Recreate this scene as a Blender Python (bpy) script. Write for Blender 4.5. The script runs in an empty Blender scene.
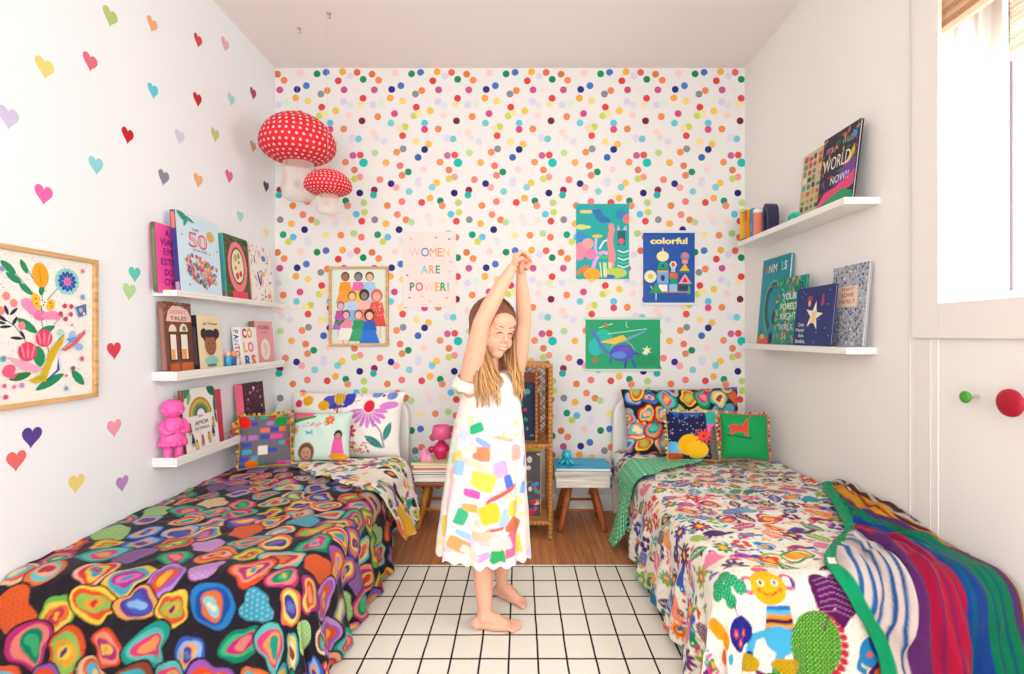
import bpy, bmesh, math, random
import numpy as np
from mathutils import Vector, Matrix, Euler
random.seed(7)
S = bpy.context.scene
COL = S.collection
PI = math.pi
F = 500.0; VX = 520.0; VY = 335.0; EYE = 1.03          # the camera this room was measured with
XL, XR, YB, ZC, YR = -1.44, 1.323, 2.94, 2.60, -1.3    # left wall, right wall, far wall, ceiling, rear wall

def lin(c):
    if isinstance(c, str):
        c = c.lstrip('#'); c = [int(c[i:i+2], 16)/255 for i in (0, 2, 4)]
    return tuple(((v/12.92) if v <= 0.04045 else ((v+0.055)/1.055)**2.4) for v in c)
def rgb(c):
    c = c.lstrip('#'); return tuple(int(c[i:i+2], 16)/255 for i in (0, 2, 4))

# ------------------------------------------------------------------ materials
MATS = {}
def finish(name, rough=0.6, spec=0.4, bump=0.0, bscale=60.0, sheen=0.0, sss=0.0, grain=None, coat=0.0, metal=0.0, var=0.0):
    m = bpy.data.materials.new(name); m.use_nodes = True
    nt = m.node_tree; b = nt.nodes['Principled BSDF']
    a = nt.nodes.new('ShaderNodeVertexColor'); a.layer_name = 'Col'
    out = a.outputs['Color']
    tc = nt.nodes.new('ShaderNodeTexCoord')
    if grain:
        mp = nt.nodes.new('ShaderNodeMapping'); mp.inputs['Scale'].default_value = grain
        nt.links.new(tc.outputs['Object'], mp.inputs['Vector'])
        nz = nt.nodes.new('ShaderNodeTexNoise'); nz.inputs['Scale'].default_value = 1.0; nz.inputs['Detail'].default_value = 5
        nt.links.new(mp.outputs[0], nz.inputs['Vector'])
        rp = nt.nodes.new('ShaderNodeValToRGB')
        rp.color_ramp.elements[0].position = 0.3; rp.color_ramp.elements[0].color = (0.55, 0.5, 0.46, 1)
        rp.color_ramp.elements[1].position = 0.7; rp.color_ramp.elements[1].color = (1.12, 1.1, 1.05, 1)
        nt.links.new(nz.outputs[0], rp.inputs[0])
        mx = nt.nodes.new('ShaderNodeMix'); mx.data_type = 'RGBA'; mx.blend_type = 'MULTIPLY'; mx.inputs[0].default_value = 0.8
        nt.links.new(out, mx.inputs[6]); nt.links.new(rp.outputs[0], mx.inputs[7]); out = mx.outputs[2]
    if var:
        nz = nt.nodes.new('ShaderNodeTexNoise'); nz.inputs['Scale'].default_value = 3.0; nz.inputs['Detail'].default_value = 3
        nt.links.new(tc.outputs['Object'], nz.inputs['Vector'])
        rp = nt.nodes.new('ShaderNodeValToRGB')
        rp.color_ramp.elements[0].color = (1-var, 1-var, 1-var, 1); rp.color_ramp.elements[1].color = (1+var*.3,)*3+(1,)
        nt.links.new(nz.outputs[0], rp.inputs[0])
        mx = nt.nodes.new('ShaderNodeMix'); mx.data_type = 'RGBA'; mx.blend_type = 'MULTIPLY'; mx.inputs[0].default_value = 1
        nt.links.new(out, mx.inputs[6]); nt.links.new(rp.outputs[0], mx.inputs[7]); out = mx.outputs[2]
    nt.links.new(out, b.inputs['Base Color'])
    b.inputs['Roughness'].default_value = rough
    b.inputs['Specular IOR Level'].default_value = spec
    b.inputs['Metallic'].default_value = metal
    if sheen: b.inputs['Sheen Weight'].default_value = sheen
    if coat: b.inputs['Coat Weight'].default_value = coat
    if sss:
        b.inputs['Subsurface Weight'].default_value = sss; b.inputs['Subsurface Scale'].default_value = 0.01
        b.inputs['Subsurface Radius'].default_value = (1.0, .35, .2)
    if bump:
        nz = nt.nodes.new('ShaderNodeTexNoise'); nz.inputs['Scale'].default_value = bscale; nz.inputs['Detail'].default_value = 4
        nt.links.new(tc.outputs['Object'], nz.inputs['Vector'])
        bp = nt.nodes.new('ShaderNodeBump'); bp.inputs['Strength'].default_value = bump; bp.inputs['Distance'].default_value = 0.01
        nt.links.new(nz.outputs[0], bp.inputs['Height']); nt.links.new(bp.outputs[0], b.inputs['Normal'])
    MATS[name] = m
    return m
finish('wall_paint', .75, .25, .03, 90)
finish('paper', .45, .3)
finish('matte', .7, .25)
finish('satin', .38, .45)
finish('gloss', .15, .5, coat=.5)
finish('fabric', .9, .1, .12, 220, sheen=.08)
finish('knit', .95, .05, .3, 160, sheen=.1)
finish('wood', .5, .35, .05, 40, grain=(6, 60, 60))
finish('wood_v', .5, .35, .05, 40, grain=(60, 60, 5))
finish('wicker', .6, .3, .5, 170, grain=(70, 70, 70))
finish('old_paint', .7, .3, .15, 60, grain=(6, 40, 90))
finish('skin', .5, .35, .02, 200, sss=.12)
finish('hair', .5, .35)
finish('clear_skin', .5, .3)

def floor_mat():
    m = bpy.data.materials.new('wood_floor'); m.use_nodes = True; nt = m.node_tree; b = nt.nodes['Principled BSDF']
    tc = nt.nodes.new('ShaderNodeTexCoord')
    br = nt.nodes.new('ShaderNodeTexBrick'); mp0 = nt.nodes.new('ShaderNodeMapping'); mp0.inputs['Rotation'].default_value = (0, 0, PI/2)
    nt.links.new(tc.outputs['Object'], mp0.inputs['Vector']); nt.links.new(mp0.outputs[0], br.inputs['Vector'])
    br.inputs['Scale'].default_value = 1; br.inputs['Brick Width'].default_value = 1.1; br.inputs['Row Height'].default_value = .17
    br.inputs['Mortar Size'].default_value = .0015
    br.inputs['Color1'].default_value = lin('#d18d5a')+(1,); br.inputs['Color2'].default_value = lin('#c07c4b')+(1,); br.inputs['Mortar'].default_value = lin('#8a5230')+(1,)
    mp = nt.nodes.new('ShaderNodeMapping'); mp.inputs['Scale'].default_value = (45, 3, 1); nt.links.new(tc.outputs['Object'], mp.inputs['Vector'])
    nz = nt.nodes.new('ShaderNodeTexNoise'); nz.inputs['Scale'].default_value = 1; nz.inputs['Detail'].default_value = 8; nz.inputs['Distortion'].default_value = .6
    nt.links.new(mp.outputs[0], nz.inputs['Vector'])
    rp = nt.nodes.new('ShaderNodeValToRGB'); rp.color_ramp.elements[0].position = .3; rp.color_ramp.elements[0].color = (.6, .55, .5, 1)
    rp.color_ramp.elements[1].position = .7; rp.color_ramp.elements[1].color = (1.15, 1.12, 1.1, 1)
    nt.links.new(nz.outputs[0], rp.inputs[0])
    mx = nt.nodes.new('ShaderNodeMix'); mx.data_type = 'RGBA'; mx.blend_type = 'MULTIPLY'; mx.inputs[0].default_value = 1
    nt.links.new(br.outputs[0], mx.inputs[6]); nt.links.new(rp.outputs[0], mx.inputs[7]); nt.links.new(mx.outputs[2], b.inputs['Base Color'])
    b.inputs['Roughness'].default_value = .42
    return m
def rug_mat():
    m = bpy.data.materials.new('rug_weave'); m.use_nodes = True; nt = m.node_tree; b = nt.nodes['Principled BSDF']
    tc = nt.nodes.new('ShaderNodeTexCoord'); sp = nt.nodes.new('ShaderNodeSeparateXYZ'); nt.links.new(tc.outputs['Object'], sp.inputs[0])
    # slightly wavering woven lines
    nz = nt.nodes.new('ShaderNodeTexNoise'); nz.inputs['Scale'].default_value = 7; nt.links.new(tc.outputs['Object'], nz.inputs['Vector'])
    def mth(op, x, y=None, z=None):
        n = nt.nodes.new('ShaderNodeMath'); n.operation = op
        for i, v in enumerate((x, y, z)):
            if v is None: continue
            if isinstance(v, (int, float)): n.inputs[i].default_value = v
            else: nt.links.new(v, n.inputs[i])
        return n.outputs[0]
    wob = mth('MULTIPLY', mth('SUBTRACT', nz.outputs[0], .5), .006)
    def line(axis, off, sp_, w):
        p = mth('ADD', mth('DIVIDE', mth('SUBTRACT', mth('ADD', sp.outputs[axis], wob), off), sp_), 100.5)
        d = mth('MULTIPLY', mth('ABSOLUTE', mth('SUBTRACT', mth('FRACT', p), .5)), sp_)
        return mth('LESS_THAN', d, w)
    k = mth('MAXIMUM', line(0, -.035, .0915, .0031), line(1, 1.704, .1258, .0036))
    mx = nt.nodes.new('ShaderNodeMix'); mx.data_type = 'RGBA'
    nt.links.new(k, mx.inputs[0]); mx.inputs[6].default_value = lin('#eee9dc')+(1,); mx.inputs[7].default_value = lin('#262526')+(1,)
    nt.links.new(mx.outputs[2], b.inputs['Base Color']); b.inputs['Roughness'].default_value = .9; b.inputs['Specular IOR Level'].default_value = .1
    n2 = nt.nodes.new('ShaderNodeTexNoise'); n2.inputs['Scale'].default_value = 260; nt.links.new(tc.outputs['Object'], n2.inputs['Vector'])
    bp = nt.nodes.new('ShaderNodeBump'); bp.inputs['Strength'].default_value = .2; bp.inputs['Distance'].default_value = .01
    nt.links.new(n2.outputs[0], bp.inputs['Height']); nt.links.new(bp.outputs[0], b.inputs['Normal'])
    return m
def glass_mat():
    m = bpy.data.materials.new('window_glass'); m.use_nodes = True; nt = m.node_tree
    for n in list(nt.nodes):
        if n.type != 'OUTPUT_MATERIAL': nt.nodes.remove(n)
    o = nt.nodes['Material Output']; t = nt.nodes.new('ShaderNodeBsdfTransparent'); g = nt.nodes.new('ShaderNodeBsdfGlossy'); g.inputs['Roughness'].default_value = .02
    mx = nt.nodes.new('ShaderNodeMixShader'); mx.inputs[0].default_value = .05
    nt.links.new(t.outputs[0], mx.inputs[1]); nt.links.new(g.outputs[0], mx.inputs[2]); nt.links.new(mx.outputs[0], o.inputs[0])
    return m
def gauze_mat(col, tr):
    m = bpy.data.materials.new('gauze_paper'); m.use_nodes = True; nt = m.node_tree
    for n in list(nt.nodes):
        if n.type != 'OUTPUT_MATERIAL': nt.nodes.remove(n)
    o = nt.nodes['Material Output']; d = nt.nodes.new('ShaderNodeBsdfDiffuse'); d.inputs[0].default_value = lin(col)+(1,)
    l = nt.nodes.new('ShaderNodeBsdfTranslucent'); l.inputs[0].default_value = lin(col)+(1,)
    t = nt.nodes.new('ShaderNodeBsdfTransparent')
    m1 = nt.nodes.new('ShaderNodeMixShader'); m1.inputs[0].default_value = .4
    nt.links.new(d.outputs[0], m1.inputs[1]); nt.links.new(l.outputs[0], m1.inputs[2])
    m2 = nt.nodes.new('ShaderNodeMixShader'); m2.inputs[0].default_value = tr
    nt.links.new(m1.outputs[0], m2.inputs[1]); nt.links.new(t.outputs[0], m2.inputs[2]); nt.links.new(m2.outputs[0], o.inputs[0])
    return m
def weave_mat():
    m = finish('blind_weave', .8, .1, .4, 120); nt = m.node_tree; b = nt.nodes['Principled BSDF']; o = nt.nodes['Material Output']
    l = nt.nodes.new('ShaderNodeBsdfTranslucent'); a = [n for n in nt.nodes if n.type == 'VERTEX_COLOR'][0]; nt.links.new(a.outputs[0], l.inputs[0])
    mx = nt.nodes.new('ShaderNodeMixShader'); mx.inputs[0].default_value = .55
    nt.links.new(b.outputs[0], mx.inputs[1]); nt.links.new(l.outputs[0], mx.inputs[2]); nt.links.new(mx.outputs[0], o.inputs[0])
weave_mat()
MATS['wood_floor'] = floor_mat(); MATS['rug_weave'] = rug_mat(); MATS['window_glass'] = glass_mat()

# ------------------------------------------------------------------ mesh builder
def rotm(e): return Euler(e).to_matrix()
class MB:
    def __init__(s): s.v = []; s.f = []; s.c = []; s.sm = []
    def add(s, vs, fs, col, smooth=False):
        o = len(s.v); s.v.extend([tuple(p) for p in vs])
        cl = lin(col) if isinstance(col, str) else None
        for i, f in enumerate(fs):
            s.f.append([o+k for k in f]); s.c.append(cl if cl else lin(col[i])); s.sm.append(smooth)
        return s
    def box(s, c, d, col, rot=None, top=1.0):
        x, y, z = d[0]/2, d[1]/2, d[2]/2
        vs = [Vector((sx*x*(top if sz > 0 else 1), sy*y*(top if sz > 0 else 1), sz*z)) for sz in (-1, 1) for sy in (-1, 1) for sx in (-1, 1)]
        if rot: R = rotm(rot); vs = [R@v for v in vs]
        vs = [v+Vector(c) for v in vs]
        return s.add(vs, [(0, 2, 3, 1), (4, 5, 7, 6), (0, 1, 5, 4), (1, 3, 7, 5), (3, 2, 6, 7), (2, 0, 4, 6)], col)
    def bbox(s, lo, hi, col):
        return s.box([(a+b)/2 for a, b in zip(lo, hi)], [b-a for a, b in zip(lo, hi)], col)
    def lathe(s, prof, c, col, n=24, axis='z', rot=None, sx=1, sy=1, smooth=True):
        vs = []; R = rotm(rot) if rot else None
        for r, z in prof:
            for k in range(n):
                a = 2*PI*k/n; p = Vector((r*math.cos(a)*sx, r*math.sin(a)*sy, z))
                if R: p = R@p
                vs.append(p+Vector(c))
        fs = []; m = len(prof); cl = []
        for i in range(m-1):
            for k in range(n):
                fs.append((i*n+k, i*n+(k+1) % n, (i+1)*n+(k+1) % n, (i+1)*n+k))
        fs.append(tuple(reversed(range(n)))); fs.append(tuple((m-1)*n+k for k in range(n)))
        if isinstance(col, (list, tuple)):
            cc = [col[min(i, len(col)-1)] for i in range(m-1) for _ in range(n)]+[col[0], col[-1]]
            col = cc
        return s.add(vs, fs, col, smooth)
    def ell(s, c, r, col, n=20, m=12, rot=None):
        if not isinstance(r, (list, tuple)): r = (r, r, r)
        prof = [(max(math.sin(PI*i/m), .001), -math.cos(PI*i/m)) for i in range(m+1)]
        vs = []; R = rotm(rot) if rot else None
        for q, z in prof:
            for k in range(n):
                a = 2*PI*k/n; p = Vector((q*math.cos(a)*r[0], q*math.sin(a)*r[1], z*r[2]))
                if R: p = R@p
                vs.append(p+Vector(c))
        fs = []
        for i in range(m):
            for k in range(n): fs.append((i*n+k, i*n+(k+1) % n, (i+1)*n+(k+1) % n, (i+1)*n+k))
        fs.append(tuple(reversed(range(n)))); fs.append(tuple(m*n+k for k in range(n)))
        return s.add(vs, fs, col, True)
    def tube(s, path, rad, col, n=10, cols=None, flat=1.0):
        P = [Vector(p) for p in path]; m = len(P)
        if not isinstance(rad, (list, tuple)): rad = [rad]*m
        T = []
        for i in range(m):
            t = (P[min(i+1, m-1)]-P[max(i-1, 0)])
            T.append(t.normalized() if t.length > 1e-9 else Vector((0, 0, 1)))
        up = Vector((0, 0, 1)) if abs(T[0].z) < .9 else Vector((1, 0, 0))
        u = T[0].cross(up).normalized(); vs = []
        for i in range(m):
            u = (u-T[i]*u.dot(T[i])); u = u.normalized() if u.length > 1e-6 else T[i].orthogonal().normalized()
            w = T[i].cross(u)
            for k in range(n):
                a = 2*PI*k/n; vs.append(P[i]+u*(math.cos(a)*rad[i])+w*(math.sin(a)*rad[i]*flat))
        fs = []; cc = []
        for i in range(m-1):
            for k in range(n):
                fs.append((i*n+k, i*n+(k+1) % n, (i+1)*n+(k+1) % n, (i+1)*n+k)); cc.append(cols[i] if cols else None)
        fs.append(tuple(reversed(range(n)))); fs.append(tuple((m-1)*n+k for k in range(n)))
        if cols: col = cc+[cols[0], cols[-1]]
        return s.add(vs, fs, col, True)
    def prism(s, pts, y0, y1, col, plane='xz', smooth=False):
        """outline (x,z) counter-clockwise seen from -Y, from y0 (front) to y1 (back)"""
        n = len(pts); vs = [(x, y0, z) for x, z in pts]+[(x, y1, z) for x, z in pts]
        fs = [tuple(range(n)), tuple(reversed(range(n, 2*n)))]+[(i, i+n, (i+1) % n+n, (i+1) % n) for i in range(n)]
        return s.add(vs, fs, col, smooth)
    def build(s, name, mat, parent=None, loc=None, rot=None, bevel=0, segs=2, sub=0):
        me = bpy.data.meshes.new(name); me.from_pydata(s.v, [], s.f)
        at = me.color_attributes.new('Col', 'FLOAT_COLOR', 'CORNER')
        tot = np.array([len(f) for f in s.f]); c = np.array(s.c, dtype=np.float32)
        cc = np.ones((tot.sum(), 4), np.float32); cc[:, :3] = np.repeat(c, tot, axis=0)
        at.data.foreach_set('color', cc.ravel())
        me.polygons.foreach_set('use_smooth', s.sm)
        me.materials.append(MATS[mat] if isinstance(mat, str) else mat); me.update()
        o = bpy.data.objects.new(name, me); COL.objects.link(o)
        if parent: o.parent = parent
        if loc: o.location = loc
        if rot: o.rotation_euler = rot
        if bevel:
            b = o.modifiers.new('Bevel', 'BEVEL'); b.width = bevel; b.segments = segs; b.limit_method = 'ANGLE'; b.angle_limit = .7
        if sub:
            b = o.modifiers.new('Subdivision', 'SUBSURF'); b.levels = sub; b.render_levels = sub
        return o

def thing(name, label, cat, loc=(0, 0, 0), rot=(0, 0, 0), group=None):
    o = bpy.data.objects.new(name, None); COL.objects.link(o); o.empty_display_size = .05
    o.location = loc; o.rotation_euler = rot; o['label'] = label; o['category'] = cat
    if group: o['group'] = group
    return o
def tag(o, label, cat, group=None):
    o['label'] = label; o['category'] = cat
    if group: o['group'] = group
    return o
def struct(o): o['kind'] = 'structure'; return o

# ------------------------------------------------------------------ flat artwork in polygons (printed covers, posters)
_TXT = {}
def text_mesh(s, bold=0.0):
    if 'M' in s or 'W' in s or 'N' in s: bold = min(bold, 0.0)
    k = (s, bold)
    if k in _TXT: return _TXT[k]
    cu = bpy.data.curves.new('t', 'FONT'); cu.body = s; cu.offset = bold; cu.resolution_u = 3; cu.fill_mode = 'FRONT' if hasattr(cu, 'fill_mode') else cu.fill_mode
    o = bpy.data.objects.new('t', cu); COL.objects.link(o)
    dg = bpy.context.evaluated_depsgraph_get(); dg.update(); ev = o.evaluated_get(dg); me = ev.to_mesh()
    vs = [(v.co.x, v.co.y) for v in me.vertices]; fs = [tuple(p.vertices) for p in me.polygons]
    ev.to_mesh_clear(); bpy.data.objects.remove(o); bpy.data.curves.remove(cu)
    xs = [v[0] for v in vs]; ys = [v[1] for v in vs]
    r = ([((x-min(xs)), (y-min(ys))) for x, y in vs], fs, max(xs)-min(xs), max(ys)-min(ys)); _TXT[k] = r
    return r
class Art:
    def __init__(s, w, h, bg): s.w, s.h = w, h; s.e = []; s.l = 0; s.bg = bg
    def up(s): s.l += 1; return s
    def poly(s, pts, col):
        # pts as fractions of width / height
        pts = [(p[0]*s.w, p[1]*s.h) for p in pts]
        if sum(pts[i-1][0]*pts[i][1]-pts[i][0]*pts[i-1][1] for i in range(len(pts))) < 0: pts = pts[::-1]
        s.e.append((pts, [tuple(range(len(pts)))], col, s.l)); return s
    def raw(s, pts, col):
        return s.poly([(x/s.w, y/s.h) for x, y in pts], col)
    def rect(s, x0, y0, x1, y1, col): return s.poly([(x0, y0), (x1, y0), (x1, y1), (x0, y1)], col)
    def ell(s, cx, cy, rx, ry, col, rot=0, n=14, a0=0, a1=360):
        # rx, ry are fractions of the WIDTH
        ca, sa = math.cos(math.radians(rot)), math.sin(math.radians(rot)); pts = []
        m = n if a1-a0 >= 360 else n+1
        for k in range(m):
            a = math.radians(a0+(a1-a0)*k/n); x, y = rx*s.w*math.cos(a), ry*s.w*math.sin(a)
            pts.append((cx*s.w+x*ca-y*sa, cy*s.h+x*sa+y*ca))
        return s.raw(pts, col)
    def star(s, cx, cy, r, col, n=5, inner=.42, rot=90):
        pts = []
        for k in range(2*n):
            a = math.radians(rot+180*k/n); q = r*s.w*(1 if k % 2 == 0 else inner)
            pts.append((cx*s.w+q*math.cos(a), cy*s.h+q*math.sin(a)))
        return s.raw(pts, col)
    def leaf(s, cx, cy, L, W, col, rot=0):
        pts = []; ca, sa = math.cos(math.radians(rot)), math.sin(math.radians(rot))
        for k in range(12):
            t = 2*PI*k/12; x = L*s.w*math.cos(t)/2; y = W*s.w*math.sin(t)*abs(math.sin(t))**.5/2
            pts.append((cx*s.w+x*ca-y*sa, cy*s.h+x*sa+y*ca))
        return s.raw(pts, col)
    def line(s, pts, w, col):
        P = [(x*s.w, y*s.h) for x, y in pts]; w = w*s.w/2
        for (x0, y0), (x1, y1) in zip(P, P[1:]):
            dx, dy = x1-x0, y1-y0; L = math.hypot(dx, dy) or 1; nx, ny = -dy/L*w, dx/L*w
            s.raw([(x0+nx, y0+ny), (x0-nx, y0-ny), (x1-nx, y1-ny), (x1+nx, y1+ny)], col)
        return s
    def text(s, t, cx, cy, w, h, col, bold=.01, rot=0):
        """fit the string into w x h (fractions) centred at cx, cy; col may be a list (one per letter)"""
        if isinstance(col, (list, tuple)) and len(t) > 1:      # letter by letter, each in its colour
            T_ = [text_mesh(ch, bold) for ch in t]; gap = .09; tw = sum(q[2] for q in T_)+gap*(len(t)-1); th = max(q[3] for q in T_)
            kx, ky = w*s.w/tw, h*s.h/th; x0 = -tw/2; ca, sa = math.cos(math.radians(rot)), math.sin(math.radians(rot))
            if rot: kx, ky = h*s.h/tw, w*s.w/th
            for i, q in enumerate(T_):
                P = [((x0+x)*kx, (y-th/2)*ky) for x, y in q[0]]
                P = [(cx*s.w+x*ca-y*sa, cy*s.h+x*sa+y*ca) for x, y in P]; s.e.append((P, q[1], col[i % len(col)], s.l)); x0 += q[2]+gap
            return s
        vs, fs, tw, th = text_mesh(t, bold); kx, ky = w*s.w/tw, h*s.h/th
        if rot: kx, ky = h*s.h/tw, w*s.w/th
        ca, sa = math.cos(math.radians(rot)), math.sin(math.radians(rot))
        P = [((x-tw/2)*kx, (y-th/2)*ky) for x, y in vs]
        P = [(cx*s.w+x*ca-y*sa, cy*s.h+x*sa+y*ca) for x, y in P]
        cols = col
        if isinstance(col, (list, tuple)):
            cols = [col[min(int(sum(vs[i][0] for i in f)/len(f)/tw*len(col)), len(col)-1)] for f in fs]
        s.e.append((P, fs, cols, s.l)); return s
    def emit(s, mb, ox=0, oz=0, y=0.0, bg=True):
        e0 = .0005
        if bg: mb.add([(ox, y-e0, oz), (ox+s.w, y-e0, oz), (ox+s.w, y-e0, oz+s.h), (ox, y-e0, oz+s.h)], [(0, 1, 2, 3)], s.bg)
        for ii, (pts, fs, col, l) in enumerate(s.e):
            yy = y-e0-.0003*(l+1)-.000014*(ii % 20)
            pts = [(min(max(a, 0), s.w), min(max(b, 0), s.h)) for a, b in pts]
            mb.add([(ox+a, yy, oz+b) for a, b in pts], fs, col)
        return mb

# ------------------------------------------------------------------ printed cloth: colours per vertex of a dense grid
class Canvas:
    def __init__(s, w, h, step, bg):
        s.w, s.h = w, h; s.nx = int(round(w/step))+1; s.ny = int(round(h/step))+1
        s.k = 2; X = s.nx*s.k; Y = s.ny*s.k
        s.u = (np.arange(X)+.5)/X*w; s.vv = (np.arange(Y)+.5)/Y*h
        s.a = np.zeros((Y, X, 3)); s.a[:] = lin(bg)
    def _win(s, cx, cy, r):
        i0, i1 = np.searchsorted(s.u, [cx-r, cx+r]); j0, j1 = np.searchsorted(s.vv, [cy-r, cy+r])
        return slice(j0, j1), slice(i0, i1)
    def _put(s, w, m, col): s.a[w][m] = lin(col)
    def grid(s, w): return np.meshgrid(s.u[w[1]], s.vv[w[0]])
    def ell(s, cx, cy, rx, ry, col, rot=0, speck=None):
        w = s._win(cx, cy, max(rx, ry)*1.05)
        U, V = s.grid(w)
        if U.size == 0: return
        a = math.radians(rot); x = (U-cx)*math.cos(a)+(V-cy)*math.sin(a); y = -(U-cx)*math.sin(a)+(V-cy)*math.cos(a)
        m = (x/rx)**2+(y/ry)**2 < 1; s._put(w, m, col)
        if speck:
            g = (np.sin(U*6.28/.012)*np.sin(V*6.28/.012)) > .55; s._put(w, m & g, speck)
    def leaf(s, cx, cy, L, W, col, rot=0, vein=None):
        w = s._win(cx, cy, L*.55); U, V = s.grid(w)
        if U.size == 0: return
        a = math.radians(rot); x = (U-cx)*math.cos(a)+(V-cy)*math.sin(a); y = -(U-cx)*math.sin(a)+(V-cy)*math.cos(a)
        t = np.clip(1-(2*x/L)**2, 0, 1); m = np.abs(y) < W/2*t
        s._put(w, m, col)
        if vein: s._put(w, m & ((np.abs(y) < .0015) | (np.abs((np.abs(y)*1.4+x) % .016) < .003)), vein)
    def blob(s, cx, cy, r, bands, asp=1.0, rot=0, seed=0, wob=.16, speck=None):
        rnd = random.Random(seed); R = r*1.5*max(asp, 1); w = s._win(cx, cy, R); U, V = s.grid(w)
        if U.size == 0: return
        a = math.radians(rot); x = ((U-cx)*math.cos(a)+(V-cy)*math.sin(a))/asp; y = -(U-cx)*math.sin(a)+(V-cy)*math.cos(a)
        th = np.arctan2(y, x); d = np.hypot(x, y)/r
        rr = np.ones_like(th)
        for k, am in ((2, .8), (3, 1.0), (4, .5), (5, .45)):
            rr += wob*am*rnd.uniform(.2, 1)*np.sin(k*th+rnd.uniform(0, 6.3))
        for i, (fr, c) in enumerate(bands):
            m = d < rr*fr*(1+.10*i*np.sin(2*th+i+seed)); s._put(w, m, c)
            if i == 0: m0 = m
        if speck:
            sx, sy, k, c = speck
            g = ((U % sx-sx/2)**2+((V+(np.floor(U/sx) % 2)*sy/2) % sy-sy/2)**2) < k*k; s._put(w, m0 & g, c)
    def rect(s, x0, y0, x1, y1, col):
        i0, i1 = np.searchsorted(s.u, [x0, x1]); j0, j1 = np.searchsorted(s.vv, [y0, y1]); s.a[j0:j1, i0:i1] = lin(col)
    def line(s, pts, wd, col):
        for (x0, y0), (x1, y1) in zip(pts, pts[1:]):
            cx, cy = (x0+x1)/2, (y0+y1)/2; L = math.hypot(x1-x0, y1-y0); w = s._win(cx, cy, L/2+wd); U, V = s.grid(w)
            if U.size == 0: continue
            t = np.clip(((U-x0)*(x1-x0)+(V-y0)*(y1-y0))/(L*L+1e-12), 0, 1)
            m = np.hypot(U-x0-t*(x1-x0), V-y0-t*(y1-y0)) < wd/2; s._put(w, m, col)
    def poly(s, pts, col):
        cx = sum(p[0] for p in pts)/len(pts); cy = sum(p[1] for p in pts)/len(pts); R = max(math.hypot(p[0]-cx, p[1]-cy) for p in pts)
        w = s._win(cx, cy, R); U, V = s.grid(w)
        if U.size == 0: return
        m = np.zeros(U.shape, bool); n = len(pts)
        for i in range(n):
            (x0, y0), (x1, y1) = pts[i-1], pts[i]
            if y0 == y1: continue
            c = ((y0 > V) != (y1 > V)) & (U < (x1-x0)*(V-y0)/(y1-y0)+x0); m ^= c
        s._put(w, m, col)
    def flower(s, cx, cy, r, n, col, ctr, rot=0, mid=None):
        for k in range(n):
            a = rot+360*k/n; s.ell(cx+.6*r*math.cos(math.radians(a)), cy+.6*r*math.sin(math.radians(a)), r*.42, r*.42*min(1, 4.2/n), col, a)
        if mid: s.ell(cx, cy, r*.5, r*.5, mid)
        s.ell(cx, cy, r*.28, r*.28, ctr)
    def colors(s):
        k = s.k; Y, X, _ = s.a.shape
        return s.a.reshape(Y//k, k, X//k, k, 3).mean(axis=(1, 3))
def vnoise(U, V, sc, seed=0):
    """smooth value noise, -1..1"""
    r = np.random.RandomState(seed); G = r.uniform(-1, 1, (97, 97))
    x = U/sc+40.3; y = V/sc+40.7; i = np.floor(x).astype(int); j = np.floor(y).astype(int); fx = x-i; fy = y-j
    fx = fx*fx*(3-2*fx); fy = fy*fy*(3-2*fy); i %= 96; j %= 96
    return (G[j, i]*(1-fx)+G[j, i+1]*fx)*(1-fy)+(G[j+1, i]*(1-fx)+G[j+1, i+1]*fx)*fy
def grid_mesh(name, P, C, mat, parent=None, keep=None, solid=0, flip=False, smooth=True, close=False):
    """P (ny,nx,3) points, C (ny,nx,3) linear colours"""
    ny, nx, _ = P.shape; me = bpy.data.meshes.new(name)
    idx = np.arange(ny*nx).reshape(ny, nx)
    q = np.stack([idx[:-1, :-1], idx[:-1, 1:], idx[1:, 1:], idx[1:, :-1]], -1)
    if keep is not None: q = q[keep[:-1, :-1] & keep[1:, 1:] & keep[:-1, 1:] & keep[1:, :-1]]
    q = q.reshape(-1, 4)
    if flip: q = q[:, ::-1]
    used = np.zeros(ny*nx, bool); used[q.ravel()] = True; remap = np.cumsum(used)-1; q = remap[q]
    V = P.reshape(-1, 3)[used]; CC = C.reshape(-1, 3)[used]
    n = len(q)
    me.vertices.add(len(V)); me.vertices.foreach_set('co', V.astype(np.float32).ravel())
    me.loops.add(4*n); me.loops.foreach_set('vertex_index', q.astype(np.int32).ravel())
    me.polygons.add(n); me.polygons.foreach_set('loop_start', np.arange(0, 4*n, 4, dtype=np.int32))
    try: me.polygons.foreach_set('loop_total', np.full(n, 4, np.int32))
    except Exception: pass
    me.polygons.foreach_set('use_smooth', np.full(n, smooth))
    at = me.color_attributes.new('Col', 'FLOAT_COLOR', 'POINT')
    a4 = np.ones((len(V), 4), np.float32); a4[:, :3] = CC; at.data.foreach_set('color', a4.ravel())
    me.materials.append(MATS[mat] if isinstance(mat, str) else mat); me.update(calc_edges=True); me.validate()
    o = bpy.data.objects.new(name, me); COL.objects.link(o)
    if parent: o.parent = parent
    if solid:
        m = o.modifiers.new('Solidify', 'SOLIDIFY'); m.thickness = solid; m.offset = -1
    return o
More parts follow.
